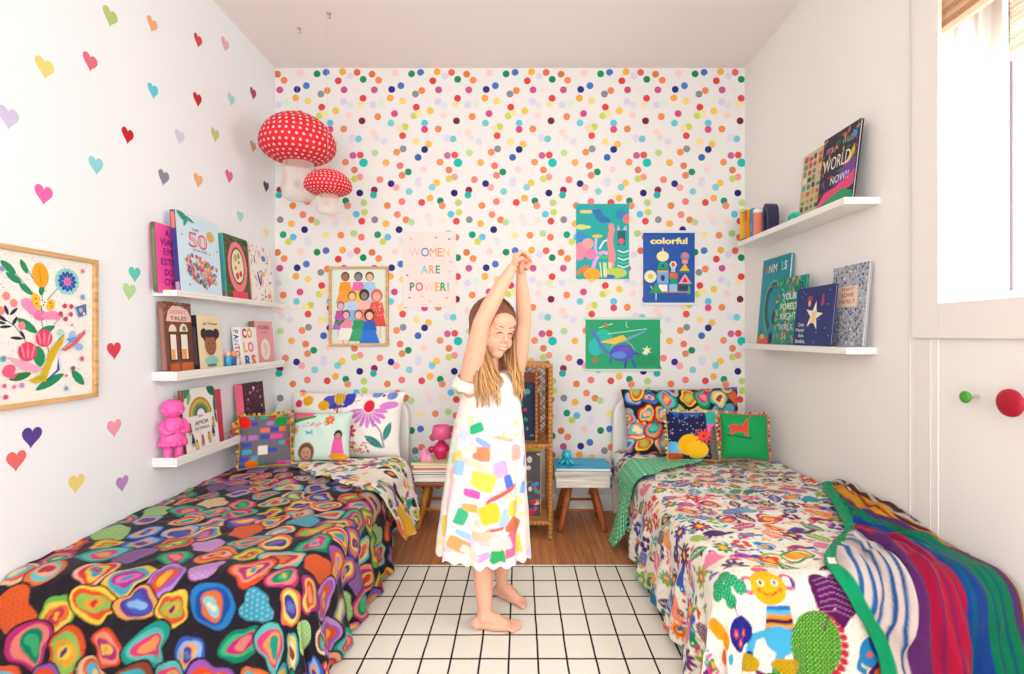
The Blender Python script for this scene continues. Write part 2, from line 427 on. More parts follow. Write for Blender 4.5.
# ================================================================== THE ROOM
def wx(px): return (px-VX)/F*YB
def wz(py): return EYE+(VY-py)/F*YB
WHITE = '#f3f1ee'
b = MB(); b.bbox((XL-.1, YR-.1, -.1), (XR+.4, YB+.1, 0), WHITE); struct(b.build('floor', 'wood_floor'))
b = MB(); b.bbox((XL-.1, YR-.1, ZC), (XR+.4, YB+.1, ZC+.1), '#f2ebe7'); struct(b.build('ceiling', 'wall_paint'))
b = MB(); b.bbox((XL-.1, YR, 0), (XL, YB, ZC), '#f0f3f5'); struct(b.build('wall_left', 'wall_paint'))
# far wall with its dotted wallpaper: the paper repeats every 94.5 px across and 178.3 px down in the photograph
DOTS = [(48,50,'dd6b5b'),(89,97,'1c8c58'),(149,62,'d9783f'),(193,103,'f08a52'),(304,55,'f4d0ca'),(415,60,'1c8c58'),(476,50,'4a72bd'),(500,85,'dcebe2'),(587,46,'f0ae45'),(640,75,'dcd5e8'),
(558,107,'d6443f'),(164,168,'c9568e'),(281,165,'2c3180'),(343,140,'4a78c8'),(484,173,'f08a55'),(441,196,'8a8f93'),(597,168,'c7538b'),(88,225,'dd4744'),(272,223,'f2ad49'),(354,243,'f2d67c'),
(36,165,'ece0e0'),(70,265,'f6dcb0'),(155,268,'d6d3e6'),(211,258,'d6ead8'),(593,247,'dad0ea'),(636,270,'d7e2e0'),(447,285,'d8454b'),(541,310,'f0c84c'),(300,328,'cf4f86'),(430,343,'c8d869'),
(463,325,'f0e3a0'),(187,349,'f28a55'),(632,340,'f5d5ce'),(81,377,'7d2140'),(503,392,'63c3de'),(276,392,'6fd0d4'),(372,417,'c5d556'),(338,430,'f4dcae'),(503,435,'d94b7e'),(595,432,'e98a55'),
(355,477,'dd5247'),(158,455,'f7d5ca'),(178,490,'e0dce0'),(16,496,'dfd5ea'),(58,499,'76cbd3'),(652,490,'dcd8ea'),(231,516,'dcd8e6'),(446,517,'f4dd8c'),(529,535,'f0be58'),(590,525,'e2ecdc'),
(503,570,'26327c'),(358,566,'8e9499'),(315,588,'ee8f5e'),(168,592,'b7d89a'),(20,610,'c8619b'),(69,607,'e0564b'),(459,623,'4169b8'),(243,658,'f0b45a'),(607,655,'ee9464'),(91,659,'1fc0b3'),(338,679,'e67a66'),
(30,708,'dd8360'),(160,702,'e6ece2'),(67,755,'f09a93'),(30,767,'c6d56a'),(393,721,'1c9163'),(351,744,'dd8a62'),(496,705,'f6d3cf'),(202,773,'f0867b'),(277,800,'2e2f82'),(312,826,'f5a9a8'),
(584,795,'f1c553'),(553,824,'7fd0dd'),(460,778,'dad9e6'),(460,800,'dad9e6'),(95,805,'e0eed9'),(164,843,'8e2350'),(158,877,'29b3a9'),(66,863,'231f6b'),(399,853,'82cfd9'),(484,927,'dc4c50'),(540,897,'f2b455'),
(498,879,'e8e6dc'),(609,916,'16936d'),(622,949,'e8906f'),(350,921,'ee8078'),(252,948,'e3884a'),(94,929,'b5d47c'),(43,1006,'62c1e0'),(98,993,'c3d865'),(80,1053,'dd4f4d'),(167,1043,'8b8c98'),
(320,1009,'ee8b76'),(378,1044,'e28a55'),(413,1060,'b7d69a'),(243,1070,'f2b74f'),(524,1025,'f6dcd2'),(540,1062,'e2deE8'),(331,1110,'252b73'),(187,1144,'169d72'),(26,1136,'b1d48b'),(77,1161,'ed7d62'),
(255,1160,'63bfe2'),(223,1191,'c9d75c'),(627,1050,'ece2d0'),(576,1148,'ee8f5e'),(475,1148,'f2e39a'),(352,1180,'dedde8'),(352,1196,'dedde8')]
b = MB(); b.bbox((XL, YB, 0), (XR+.3, YB+.1, ZC), '#e9e7e4')
for row in range(3):
    for k in range(-1, 5):
        for di, (zx, zy, c) in enumerate(DOTS):
            px = 350+zx/6.74+k*94.5; py = 65+zy/6.74+row*178.3; r = .0205 if c != '1fc0b3' else .026
            X, Z = wx(px), wz(py)
            if Z > ZC-r or Z < .09 or X < XL+r*.6 or X > XR-r*.6: continue
            a0 = random.uniform(0, 1); n = 14
            e = .0005+.00002*(di % 53)
            b.add([(X+r*math.cos(a0+2*PI*i/n), YB-e, Z+r*math.sin(a0+2*PI*i/n)) for i in range(n)], [tuple(range(n))], '#'+c)
struct(b.build('wall_far', 'wall_paint'))
b = MB(); b.bbox((XL, YB-.016, 0), (XR, YB, .08), '#efece8'); b.bbox((XL, YB-.012, .08), (XR, YB, .09), '#f4f1ee'); struct(b.build('baseboard_far', 'satin', bevel=.003))
# right wall: window opening between y WY0..WY1, z WZ0..WZ1
WY0, WY1, WZ0, WZ1 = .25, 1.583, 1.13, 2.45
b = MB(); RW = '#f3efeb'; T = .25
b.bbox((XR, 1.70, 0), (XR+T, YB, ZC), RW)
b.bbox((XR, WY1, 0), (XR+T, 1.70, ZC), RW)
b.bbox((XR+.002, WY0, 0), (XR+T, WY1, WZ0), RW); b.bbox((XR, WY0, WZ1), (XR+T, WY1, ZC), RW)
b.bbox((XR, YR, 0), (XR+T, WY0, ZC), RW)
struct(b.build('wall_right', 'wall_paint'))
b = MB(); b.bbox((XR-.012, 1.568, 1.02), (XR, 1.672, ZC), '#efeae4'); b.bbox((XR-.0015, 1.61, 0), (XR, 1.672, 1.019), '#efeae4')
b.bbox((XR-.012, WY0-.1, 1.02), (XR, 1.567, 1.13), '#efeae4'); b.bbox((XR-.012, WY0-.1, 2.45), (XR, 1.567, ZC), '#efeae4'); b.bbox((XR-.012, WY0-.1, 1.13), (XR, WY0, 2.45), '#efeae4')
struct(b.build('trim_1', 'wall_paint', bevel=.002))
b = MB(); b.bbox((XR-.002, 1.694, 0), (XR, 1.70, ZC), '#efe9e4'); struct(b.build('trim_2', 'wall_paint', bevel=.002))
# window: stepped jamb, two sashes, glass
win = MB()
FX = XR+.205
def frame_rect(b, x0, x1, ya, yb_, za, zb, w, col):
    b.bbox((x0, ya, za), (x1, ya+w, zb), col); b.bbox((x0, yb_-w, za), (x1, yb_, zb), col)
    b.bbox((x0, ya+w, za), (x1, yb_-w, za+w), col); b.bbox((x0, ya+w, zb-w), (x1, yb_-w, zb), col)
frame_rect(win, XR+.055, XR+.085, WY0, WY1, WZ0, WZ1, .012, '#f4f3f0')
frame_rect(win, XR+.12, XR+.13, WY0, WY1, WZ0, WZ1, .01, '#eeeeea')
frame_rect(win, XR+.17, FX+.03, WY0, WY1, WZ0, WZ1, .035, '#f2f1ee')
wf = struct(win.build('window_1', 'satin', bevel=.001))
w2 = MB(); MY = 1.53
w2.bbox((FX-.02, .9, WZ0+.035), (FX+.02, .945, WZ1-.035), '#f2f1ee'); w2.build('mullion', 'satin', wf)
w2 = MB(); w2.bbox((FX-.012, 1.538, WZ0+.035), (FX+.002, 1.5478, 1.93), '#9a8a93'); w2.bbox((FX-.014, 1.536, 1.93), (FX+.004, 1.5478, WZ1-.036), '#4b4241'); w2.build('dark_sash_strip', 'matte', wf)  # dark upright strip along the sash edge, darker in its upper part
w2 = MB(); w2.bbox((FX+.006, WY0+.036, WZ0+.036), (FX+.01, WY1-.036, WZ1-.036), '#ffffff'); w2.build('glass', 'window_glass', wf)
# woven roman shade of the window
def shade(name, lab, x, ya, yb_, z0, z1, tone):
    root = thing(name, lab, 'blind', (x, (ya+yb_)/2, z1))
    b = MB(); rnd = random.Random(3); z = z0+.02; hw = (yb_-ya)/2
    while z < z1:
        h = .006; c = rnd.choice(tone); off = rnd.uniform(0, .004)
        b.box((off*.6, 0, z-z1+h/2), (.008, 2*hw, h*.95), c, rot=(rnd.uniform(-.002, .002), 0, 0)); z += h
    b.build('woven_slats', 'blind_weave', root)
    b = MB(); b.box((-.002, 0, z0-z1+.01), (.012, 2*hw, .02), '#f4e8d4'); b.build('bottom_hem', 'blind_weave', root)
shade('woven_blind', 'tan woven roman blind half raised at the top of the window opening', XR+.012, WY0+.01, WY1-.003, 1.975, 2.44, ['#ecc9a4', '#f3d8b8', '#e2b78c', '#f5e0c6', '#e8c29a'])
shade('outer_woven_blind', 'pale woven blind partly seen against the glass beyond the dark sash edge', FX-.025, WY0+.05, 1.532, 1.87, 2.41, ['#f0e9dd', '#f6f1e8', '#e4dacb'])
# unseen rear wall; wide window added for soft light from behind the camera
b = MB(); b.bbox((XL-.1, YR-.1, 0), (XL+.25, YR, ZC), WHITE); b.bbox((XR-.2, YR-.1, 0), (XR+.25, YR, ZC), WHITE); b.bbox((XL+.25, YR-.1, 2.35), (XR-.2, YR, ZC), WHITE)
b.bbox((XL+.25, YR-.1, 0), (XR-.2, YR, .35), WHITE); struct(b.build('wall_rear', 'wall_paint'))
rw = MB(); frame_rect(rw, 0, 0, 0, 1, 0, 1, .01, WHITE); rw = MB()
for x0, x1 in ((XL+.25, XL+.30), (-.08, -.03), (XR-.25, XR-.2)): rw.bbox((x0, YR-.06, .35), (x1, YR-.03, 2.35), '#f4f3f0')
rw.bbox((XL+.30, YR-.06, .35), (XR-.25, YR-.03, .4), '#f4f3f0'); rw.bbox((XL+.30, YR-.06, 2.3), (XR-.25, YR-.03, 2.35), '#f4f3f0'); w0 = struct(rw.build('added_rear_window', 'satin'))  # unseen window, added to go with the rear fill lamp
b = MB(); b.bbox((XL+.3, YR-.048, .4), (-.08, YR-.044, 2.3), '#ffffff'); b.bbox((-.03, YR-.048, .4), (XR-.25, YR-.044, 2.3), '#ffffff'); b.build('glass', 'window_glass', w0)
# rug
b = MB(); b.bbox((-.86, .2, .0005), (.80, 2.215, .008), '#eee9dc'); rug = tag(b.build('rug', 'rug_weave'), 'cream cotton rug with a black grid of squares on the wooden floor', 'rug')
b = MB()
b.bbox((-.86, 2.215, .0005), (.80, 2.223, .009), '#e9e4d6'); b.build('hem', 'fabric', rug)

# ceiling hooks
for i, (px, py, lab) in enumerate([(329, 13, 'small grey metal ceiling hook nearer the camera'), (299, 28, 'small pale ceiling hook above the large red mushroom')]):
    d = (ZC-EYE)*F/(VY-py); X = (px-VX)/F*d
    t = thing('ceiling_hook', lab, 'hook', (X, d, ZC))
    b = MB(); b.lathe([(.012, -.004), (.011, 0)], (0, 0, 0), '#b9b4b0', 14); b.build('base_plate', 'satin', t)
    b = MB(); b.tube([(0, 0, -.004), (.002, 0, -.012), (.008, 0, -.018), (.006, 0, -.026), (-.002, 0, -.028), (-.006, 0, -.022)], .0016, '#8f8a88', 8); b.build('hook', 'satin', t)

# hearts on the left wall
def heart_pts(sz, n=26):
    P = []
    for k in range(n):
        t = 2*PI*k/n; P.append((16*math.sin(t)**3, 13*math.cos(t)-5*math.cos(2*t)-2*math.cos(3*t)-math.cos(4*t)))
    return [(x/32*sz, (y+2)/30*sz*1.06) for x, y in P][::-1]
H = [(110,17.5,'b2cb7b','light green heart sticker, topmost on the left wall'),(152,25,'f2ad7c','peach heart sticker right of the topmost green one'),(198,41,'d6474a','red heart sticker near the sloping ceiling line'),
(225,45,'e9b3b6','pale pink heart sticker closest to the ceiling line'),(44.5,68.5,'f0d57e','yellow heart sticker in the upper left of the wall'),(90,62.5,'e0707f','rose pink heart sticker below the light green one'),
(153,91.5,'62cbe0','bright sky blue heart sticker high on the left wall'),(197.5,100,'c12d3d','dark red heart sticker straight below the red one by the ceiling'),(231,100,'a9dde0','pale aqua heart sticker between dark red and plum hearts'),
(253,94,'a8506b','plum heart sticker highest beside the dotted wall'),(8,118,'cdc7e2','large lilac heart sticker at the left edge of the picture'),(127.5,136,'c4222c','deep red heart sticker in the middle of the upper wall'),
(179.5,137.5,'d5d2e4','pale lilac heart sticker right of the deep red one'),(215,135.5,'c3d28d','small yellow green heart sticker left of the mushroom shadow'),(253,147,'c9ab7d','tan heart sticker beside the large red mushroom'),
(96,166,'8ed8da','aqua heart sticker left of the grey heart'),(163.5,178,'8c8f9c','grey heart sticker above the top shelf'),(198,181,'f3b381','orange heart sticker between the grey and pink hearts'),
(229,177,'e56d9d','small pink heart sticker above the right end of the top shelf'),(266,187,'4f4d6b','navy heart sticker in the corner beside the dotted wall'),(43.5,195,'f06bb0','hot pink heart sticker above the framed flower print'),
(134.5,274.5,'63cfc0','turquoise heart sticker left of the pink book'),(129,292,'b9dba0','pale green heart sticker just under the turquoise one'),(114,351,'df4552','red heart sticker between the flower print and the shelves'),
(240,217,'a5dcdd','faint aqua heart sticker above the teal spined book'),(266,234,'f3dcae','faint yellow heart sticker above the flowered pink book'),(31.5,437.5,'5b4292','dark purple heart sticker under the flower print'),
(16,461,'e7706e','coral heart sticker lowest at the left edge'),(114,428.5,'f2a3b5','pink heart sticker left of the bottom shelf'),(76,484,'ecd77d','yellow heart sticker low above the left bed'),(122,484,'bb90cd','violet heart sticker low beside the bottom shelf end')]
for px, py, c, lab in H:
    d = F*(-XL)/(VX-px); z = EYE+(VY-py)/F*d
    b = MB(); b.prism(heart_pts(random.uniform(.056, .064)), -.0008, 0, '#'+c)
    tag(b.build('heart_sticker', 'matte', loc=(XL+.0003, d, z), rot=(0, random.uniform(-.12, .12), PI/2)), lab, 'wall sticker', 'heart stickers on the left wall')

# ================================================================== POSTERS AND PICTURES
def pframe(label, w, h, fw, art, loc, rot, cat='picture', d=.02, col='#dcb27c', name='framed_print'):
    t = thing(name, label, cat, loc, rot)
    b = MB()
    b.prism([(0, 0), (w, 0), (w-fw, fw), (fw, fw)], -d, 0, col); b.prism([(fw, h-fw), (w-fw, h-fw), (w, h), (0, h)], -d, 0, col)
    b.prism([(0, 0), (fw, fw), (fw, h-fw), (0, h)], -d, 0, col); b.prism([(w-fw, fw), (w, 0), (w, h), (w-fw, h-fw)], -d, 0, col)
    b.build('frame', 'wood', t, bevel=.0015)
    b = MB(); b.bbox((fw-.002, -.008, fw-.002), (w-fw+.002, -.002, h-fw+.002), '#efe9df'); art.emit(b, fw, fw, -.008); b.build('print', 'paper', t)
    return t
def poster(label, w, h, art, loc, rails=None, corner=0):
    t = thing('poster', label, 'poster', loc)
    b = MB(); b.bbox((0, -.0015, 0), (w, 0, h), art.bg); art.emit(b, 0, 0, -.0015); b.build('sheet', 'paper', t)
    if rails:
        for z in (h, 0):
            b = MB(); b.bbox((-.012, -.009, z-.007), (w+.012, -.0045, z+.007), rails); b.build('hanging_rail', 'satin', t, bevel=.001)
    return t
R = random.Random(11)
# 1. flowers (left wall)
def px_left(px, d): return d
g = Art(.332, .432, '#f1f0e8')
def FP(x, y):            # where a mark of the print sits on the sheet, from a close look at the photograph (385 x 674 crop)
    px, py = x*100/385, 240+y*175/674; d = 710/(520-px); return (d-1.339)/.332, (EYE+(VY-py)/F*d-.836)/.432
def fe(x, y, rx, ry, c, rot=0, n=14): u, v = FP(x, y); g.ell(u, v, rx*.0024, ry*.0024, c, rot, n)
def flf(x, y, L, W, c, rot=0): u, v = FP(x, y); g.leaf(u, v, L*.0026, W*.0026, c, rot)
def fpo(P, c): g.poly([FP(*q) for q in P], c)
def fl(P, w, c): g.line([FP(*q) for q in P], w, c)
for k in range(420):
    g.ell(R.random(), R.random(), R.uniform(.002, .005), R.uniform(.002, .005), R.choice(['#d85b8a', '#3d8fb0', '#55b39c', '#e6a23c', '#6a6fb5', '#e06060']), n=6)
g.up(); GR = '#1f8f5f'; DK = '#27304c'
for P in ([(30, 85), (75, 130), (140, 205), (175, 250)], [(105, 85), (140, 150)], [(178, 180), (170, 300), (180, 350)], [(8, 290), (70, 330), (120, 400)], [(235, 185), (195, 230)], [(255, 290), (225, 320), (195, 380)], [(190, 380), (200, 430)], [(320, 360), (245, 425)]): fl(P, .006, '#5a4a5c')
g.up()
for a in [(45, 105, 62, 26, GR, -38), (105, 102, 52, 20, GR, -62), (66, 146, 60, 24, GR, -30), (112, 188, 60, 22, GR, -38), (173, 192, 40, 20, GR, 80), (118, 330, 84, 30, GR, -35), (192, 344, 66, 24, GR, 18), (163, 448, 74, 44, GR, 100), (92, 526, 74, 26, '#2f7d3c', 12), (205, 546, 118, 32, GR, 24), (312, 530, 78, 32, GR, -48),
          (20, 300, 40, 12, DK, -35), (38, 270, 34, 12, DK, -70), (66, 275, 36, 11, DK, 45), (16, 318, 34, 10, DK, -10), (70, 312, 34, 11, DK, 62), (34, 334, 40, 10, DK, 5), (78, 378, 44, 11, DK, -5), (100, 365, 34, 10, DK, -60), (232, 398, 90, 12, '#3fae8a', 50)]: flf(*a)
g.up(); fe(168, 135, 32, 46, '#f0a61c', 8, 20); g.up(); fe(166, 138, 2.2, 38, '#d48a14', 8)
for k in range(18): a = k*20; u, v = FP(270, 160); g.ell(u+.105*math.cos(math.radians(a)), v+.105*.77*math.sin(math.radians(a)), .024, .024, '#8fd4cc', n=8)
g.up()
for k in range(12): a = k*30; u, v = FP(270, 160); g.ell(u+.062*math.cos(math.radians(a)), v+.062*.77*math.sin(math.radians(a)), .036, .020, '#2a4fa8', a, 10)
fe(270, 160, 30, 30, '#2f5fb4'); g.up(); fe(270, 160, 17, 17, '#e85aa0')
for k in range(8): a = k*45; u, v = FP(270, 160); g.line([(u+.02*math.cos(math.radians(a)), v+.016*math.sin(math.radians(a))), (u+.066*math.cos(math.radians(a)), v+.05*math.sin(math.radians(a)))], .006, '#8fb8e8')
for a in [(118, 248, 26, 20, '#f48fbb', -40), (140, 275, 34, 15, '#f48fbb', -35), (166, 290, 26, 20, '#ef74aa', 0), (205, 290, 36, 16, '#f48fbb', 8), (228, 296, 18, 12, '#f48fbb', 0)]: fe(*a)
g.up(); fe(152, 235, 17, 30, '#f0c022', 20); fe(205, 250, 17, 22, '#f0c022', -20); fe(178, 240, 15, 17, '#f4efe0'); g.up()
for x, y in [(148, 225), (152, 245), (204, 242), (208, 256), (172, 232), (182, 240), (178, 250), (170, 268)]: fe(x, y, 3, 3.4, '#2a2430', 0, 6)
for x, y in [(35, 215), (64, 243), (14, 272), (95, 330)]: fe(x, y, 13, 15, '#f48a9b'); g.up(); fe(x-2, y-8, 6, 6, '#f7a13a'); g.l -= 1
g.up()
for x, y, r in [(180, 378, 33), (117, 430, 35)]:
    fe(x, y, r, r, '#ea3f66', 0, 20); g.up()
    for q in (-.55, 0, .55): fe(x+q*r, y, r*.12, r*.78, '#f58ea4', -q*24)
g.up(); fpo([(32, 448), (90, 462), (172, 492), (150, 512), (95, 500)], '#f9a9c4'); fe(44, 502, 24, 20, '#ee5d84', 30); fpo([(20, 522), (82, 512), (60, 536)], '#ee5d84'); g.up()
fpo([(205, 470), (232, 448), (236, 500), (195, 538), (188, 528)], '#f4f0ea'); fpo([(232, 448), (238, 500), (195, 538), (190, 534), (226, 500)], '#3157a5'); g.up()
fpo([(116, 540), (166, 518), (186, 470), (196, 430), (222, 398), (254, 366), (250, 396), (228, 430), (206, 480), (184, 545), (140, 552)], '#d9b414'); g.up(); fe(160, 532, 26, 7, '#b4b42c', 10)
for x, y in [(257, 254), (282, 256), (280, 286), (260, 304), (241, 284)]: fe(x, y, 9, 9.5, '#cf3a55')
fpo([(246, 424), (290, 392), (334, 344), (336, 360), (300, 402), (260, 428)], '#e0606c'); fpo([(262, 380), (300, 372), (310, 388), (280, 396)], '#6a9ad8'); fe(288, 362, 12, 14, '#a8c8f0'); fe(312, 412, 18, 14, '#8fb8ec'); fe(240, 355, 14, 12, '#a8dccb')
fpo([(298, 258), (338, 246), (340, 288), (312, 298)], '#3f7ca8'); g.up(); fe(318, 270, 8, 10, '#e8a0b8'); fe(330, 284, 6, 6, '#e8e0e8')
for x, y, c, r in [(322, 457, '#e04f62', 13), (325, 120, '#e8789a', 12), (262, 572, '#7aa8cc', 12), (20, 458, '#5fa6bd', 14), (30, 605, '#d0558a', 12), (92, 560, '#c88ad0', 12), (284, 328, '#e8607a', 6), (25, 562, '#e05f8c', 10), (62, 566, '#e8789a', 9), (325, 220, '#7fa4c8', 14), (15, 110, '#8fa0c0', 14)]: u, v = FP(x, y); g.star(u, v, r*.0026, c, 8, .5)
g.up(); fe(288, 494, 10, 9, '#8f5a6c'); fe(262, 522, 6, 6, '#e0607a')
pframe('large framed print of bright flowers and leaves on the left wall', .36, .46, .014, g, (XL+.001, 1.325, .822), (0, 0, PI/2), name='framed_flower_print')
# 2. framed print of girls (far wall)
g = Art(.318, .436, '#dfeadb')
def kid(g, x, y, s, hair, skin, top, skirt, curly=False):
    s *= 1.28
    if curly: g.ell(x, y+.015, s*.075, s*.085, hair, n=18)
    else: g.ell(x, y+.01, s*.062, s*.07, hair)
    g.up().ell(x, y, s*.048, s*.055, skin); g.l -= 1
    g.poly([(x-s*.07, y-s*.05), (x+s*.07, y-s*.05), (x+s*.1, y-s*.15), (x-s*.1, y-s*.15)], top)
    g.poly([(x-s*.08, y-s*.14), (x+s*.08, y-s*.14), (x+s*.14, y-s*.27), (x-s*.14, y-s*.27)], skirt)
    g.up().line([(x-s*.045, y-s*.27), (x-s*.045, y-s*.38)], .018*s, skin); g.line([(x+s*.045, y-s*.27), (x+s*.045, y-s*.38)], .018*s, skin); g.up()
kid(g, .25, .89, 1, '#5a3226', '#a8684a', '#f09a2c', '#f2a13a'); kid(g, .49, .89, 1, '#4d4038', '#8a8090', '#e86db0', '#f3c24a'); kid(g, .70, .89, 1, '#4a3526', '#f0b592', '#9ccbe8', '#b4d4ea')
g.up(); kid(g, .38, .63, 1, '#7b5a3a', '#f5c19c', '#b7d0ee', '#8db8e2'); kid(g, .60, .64, 1, '#3e2c26', '#8d7f74', '#f6b7a2', '#ee8f83', True); kid(g, .83, .63, 1.15, '#e36b53', '#f6b69b', '#e2553f', '#dd4c3c', True)
g.up(); kid(g, .17, .50, .9, '#b0479a', '#d9b7c4', '#c24f9c', '#a56bb9'); kid(g, .27, .38, .95, '#57412f', '#e9a8a0', '#ee86a6', '#f4ece2'); kid(g, .50, .38, 1, '#8a5038', '#f4bda0', '#2c9a63', '#3aa86c'); kid(g, .70, .37, 1.05, '#5a2f24', '#f3bfa4', '#1f62c4', '#2a77d8', True)
g.up()
for x, y in [(.1, .3), (.15, .27), (.2, .3)]: g.leaf(x, y, .09, .05, '#2f7d4c', R.uniform(-60, 60))
for k in range(26): g.ell(R.uniform(.72, .93), R.uniform(.36, .55), .008, .008, '#f6d9d0', n=6)
pframe('small wood-framed print of a crowd of children on the dotted wall', .347, .465, .0145, g, (wx(330), YB-.002, wz(346)), (0, 0, 0), name='framed_children_print')
# 3. women are power
w, h = wx(456)-wx(403), wz(232)-wz(307)
g = Art(w, h, '#f5dcd6')
g.text('WOMEN', .5, .73, .76, .12, ['#d9bfc9', '#1d8cb5', '#eb9a45', '#e58a6a', '#e9c06a'], .012)
g.text('ARE', .52, .5, .36, .11, ['#7cc9d6', '#ec9a70', '#4f9d78'], .03)
g.text('POWER!', .5, .27, .74, .12, ['#2a8c62', '#e2647a', '#f3c4c8', '#f0b33c', '#2f9a63', '#9dbf9a'], .03)
for x, y, c in [(.15, .9, '#eeb49c'), (.62, .92, '#c48a8e'), (.87, .9, '#5a8f78'), (.9, .6, '#eaa6a6'), (.08, .42, '#4d8f5a'), (.12, .12, '#7d6fc0'), (.36, .14, '#e2b98f'), (.5, .07, '#e7a8b8'), (.82, .12, '#e88a8a'), (.88, .47, '#e5b4c5'), (.2, .55, '#eac6d6')]:
    g.poly([(x-.025, y), (x+.02, y-.012), (x+.03, y+.008), (x-.01, y+.016)], c)
poster('pale pink poster reading WOMEN ARE POWER! in coloured letters', w, h, g, (wx(403), YB-.002, wz(307)))
# 4. teal sea fantasy
w, h = wx(629)-wx(576), wz(204)-wz(279)
g = Art(w, h, '#14a8a4')
g.poly([(.3, .92), (.45, .93), (.52, .84), (.64, .8), (.66, .76), (.5, .74), (.38, .79)], '#2c6fb4'); g.ell(.84, .86, .1, .1, '#2a86bf'); g.ell(.08, .56, .12, .1, '#2b8fcf')
g.up(); g.rect(.08, .875, .3, .915, '#e8c77a'); g.ell(.1, .69, .11, .05, '#d5e07a'); g.ell(.22, .69, .06, .03, '#d5e07a'); g.ell(.97, .8, .09, .09, '#f2746f')
g.ell(.12, .4, .15, .13, '#f28ba8'); g.ell(.22, .47, .11, .1, '#f4a39c'); g.ell(.05, .33, .12, .12, '#f28ba8'); g.ell(.27, .33, .1, .1, '#ef7fa8')
for i in range(8): g.ell(.66+.02*math.sin(i), .20+i*.065, .07-.002*i, .07, '#f4908c')
g.ell(.66, .70, .055, .055, '#f4908c')
g.ell(.4, .57, .1, .03, '#f1c24b'); g.line([(.38, .54), (.36, .4), (.42, .3)], .05, '#d3a8e8'); g.line([(.3, .1), (.36, .25), (.48, .36), (.6, .34)], .07, '#e7a6ee'); g.line([(.44, .4), (.52, .5), (.6, .52)], .03, '#f7f4f2')
g.up(); g.rect(.78, .45, .93, .64, '#2f5f78'); g.poly([(.77, .64), (.79, .72), (.83, .66)], '#c9b6dc'); g.poly([(.88, .66), (.95, .72), (.95, .64)], '#c9b6dc'); g.ell(.85, .5, .06, .06, '#d5665c')
g.up(); g.ell(.3, .06, .16, .12, '#f5a623'); g.ell(.72, .08, .24, .1, '#b9d34c'); g.ell(.12, .12, .14, .05, '#e2743e', 35); g.ell(.62, .03, .12, .04, '#2b6fc4')
for i in range(7): g.line([(.48+.03*i, .02), (.45+.035*i, .22)], .022, ['#dff0a0', '#39b27c', '#f2f3ee'][i % 3])
for i in range(5): g.line([(.78, .38-.05*i), (.9, .35-.05*i), (1, .38-.05*i)], .02, ['#e8f3ea', '#52c77c'][i % 2])
g.line([(.4, .33), (.5, .28), (.62, .3)], .04, '#57c06a')
poster('teal poster with pink towers and sea plants on the dotted wall', w, h, g, (wx(576), YB-.002, wz(279)))
# 5. colorful
w, h = wx(694.5)-wx(643), wz(232)-wz(304)
g = Art(w, h, '#1f55a8')
g.text('colorful', .5, .875, .72, .09, '#f3e58c', .04)
g.ell(.38, .66, .12, .1, '#f1e7a6', n=20); g.poly([(.36, .72), (.4, .72), (.385, .79)], '#f1e7a6'); g.poly([(.3, .58), (.46, .58), (.5, .48), (.27, .48)], '#12a26d'); g.up().ell(.385, .53, .025, .035, '#1f4f94')
g.rect(.27, .28, .49, .44, '#7ea9d8'); g.rect(.27, .44, .49, .465, '#e8b24c'); g.up().ell(.38, .36, .04, .06, '#1b3d80'); g.rect(.3, .17, .47, .27, '#f4f1e6')
g.up(); g.ell(.58, .545, .075, .075, '#f0e6c8', n=6); g.up().ell(.58, .545, .04, .05, '#d75440', n=6); g.rect(.54, .44, .62, .5, '#a9cfe8'); g.rect(.51, .36, .67, .43, '#e2653e'); g.rect(.52, .28, .66, .355, '#18a06a'); g.rect(.5, .17, .66, .275, '#8cc6ea')
g.up(); g.ell(.81, .66, .09, .085, '#8f8aa6'); g.ell(.81, .68, .05, .05, '#d0837d'); g.poly([(.76, .56), (.86, .56), (.87, .61), (.75, .61)], '#ef8fa6'); g.poly([(.70, .46), (.90, .46), (.81, .56)], '#f2b83a'); g.rect(.7, .43, .9, .455, '#2a8d4a'); g.poly([(.68, .28), (.94, .28), (.81, .42)], '#f0a29a'); g.up().poly([(.75, .3), (.86, .3), (.81, .38)], '#c02f46')
g.rect(.66, .2, .86, .25, '#23492f'); g.rect(.36, .155, .86, .175, '#e0874d'); g.poly([(.86, .12), (.92, .16), (.88, .3)], '#5cb45a')
g.ell(.14, .38, .12, .12, '#e6ecc0', n=18); g.up().ell(.14, .38, .05, .05, '#f0b95e'); g.line([(.14, .25), (.2, .18)], .012, '#e6ecc0'); g.poly([(.12, .15), (.38, .15), (.25, .29)], '#2c9d55'); g.rect(.24, .05, .255, .15, '#f4f1e6')
poster('blue poster reading colorful above a toy block castle', w, h, g, (wx(643), YB-.002, wz(304)), rails='#dfe3ea')
# 6. green creature
w, h = wx(660)-wx(585.5), wz(318.5)-wz(370)
g = Art(w, h, '#12a06c')
g.ell(.24, .62, .12, .12, '#16bda0'); g.ell(.14, .45, .1, .12, '#1cb9b8'); g.ell(.3, .45, .13, .1, '#19b08e'); g.ell(.8, .2, .16, .1, '#0f9562')
g.up(); g.line([(.08, .78), (.14, .66), (.2, .5), (.27, .36), (.34, .3)], .045, '#4a6ec4'); g.ell(.08, .77, .03, .02, '#3c7fc0'); g.poly([(.58, .34), (.68, .34), (.76, .3), (.66, .3), (.6, .24)], '#3a3f9c')
g.line([(.34, .25), (.32, .12)], .02, '#3a4fa4'); g.line([(.54, .2), (.53, .04)], .03, '#2f3f94'); g.line([(.62, .2), (.67, .04)], .03, '#3f57b4')
g.up(); g.ell(.49, .33, .165, .115, '#4b51c0', n=22); g.up().ell(.45, .29, .1, .05, '#5f83d8'); g.ell(.52, .4, .08, .035, '#6c4fc4')
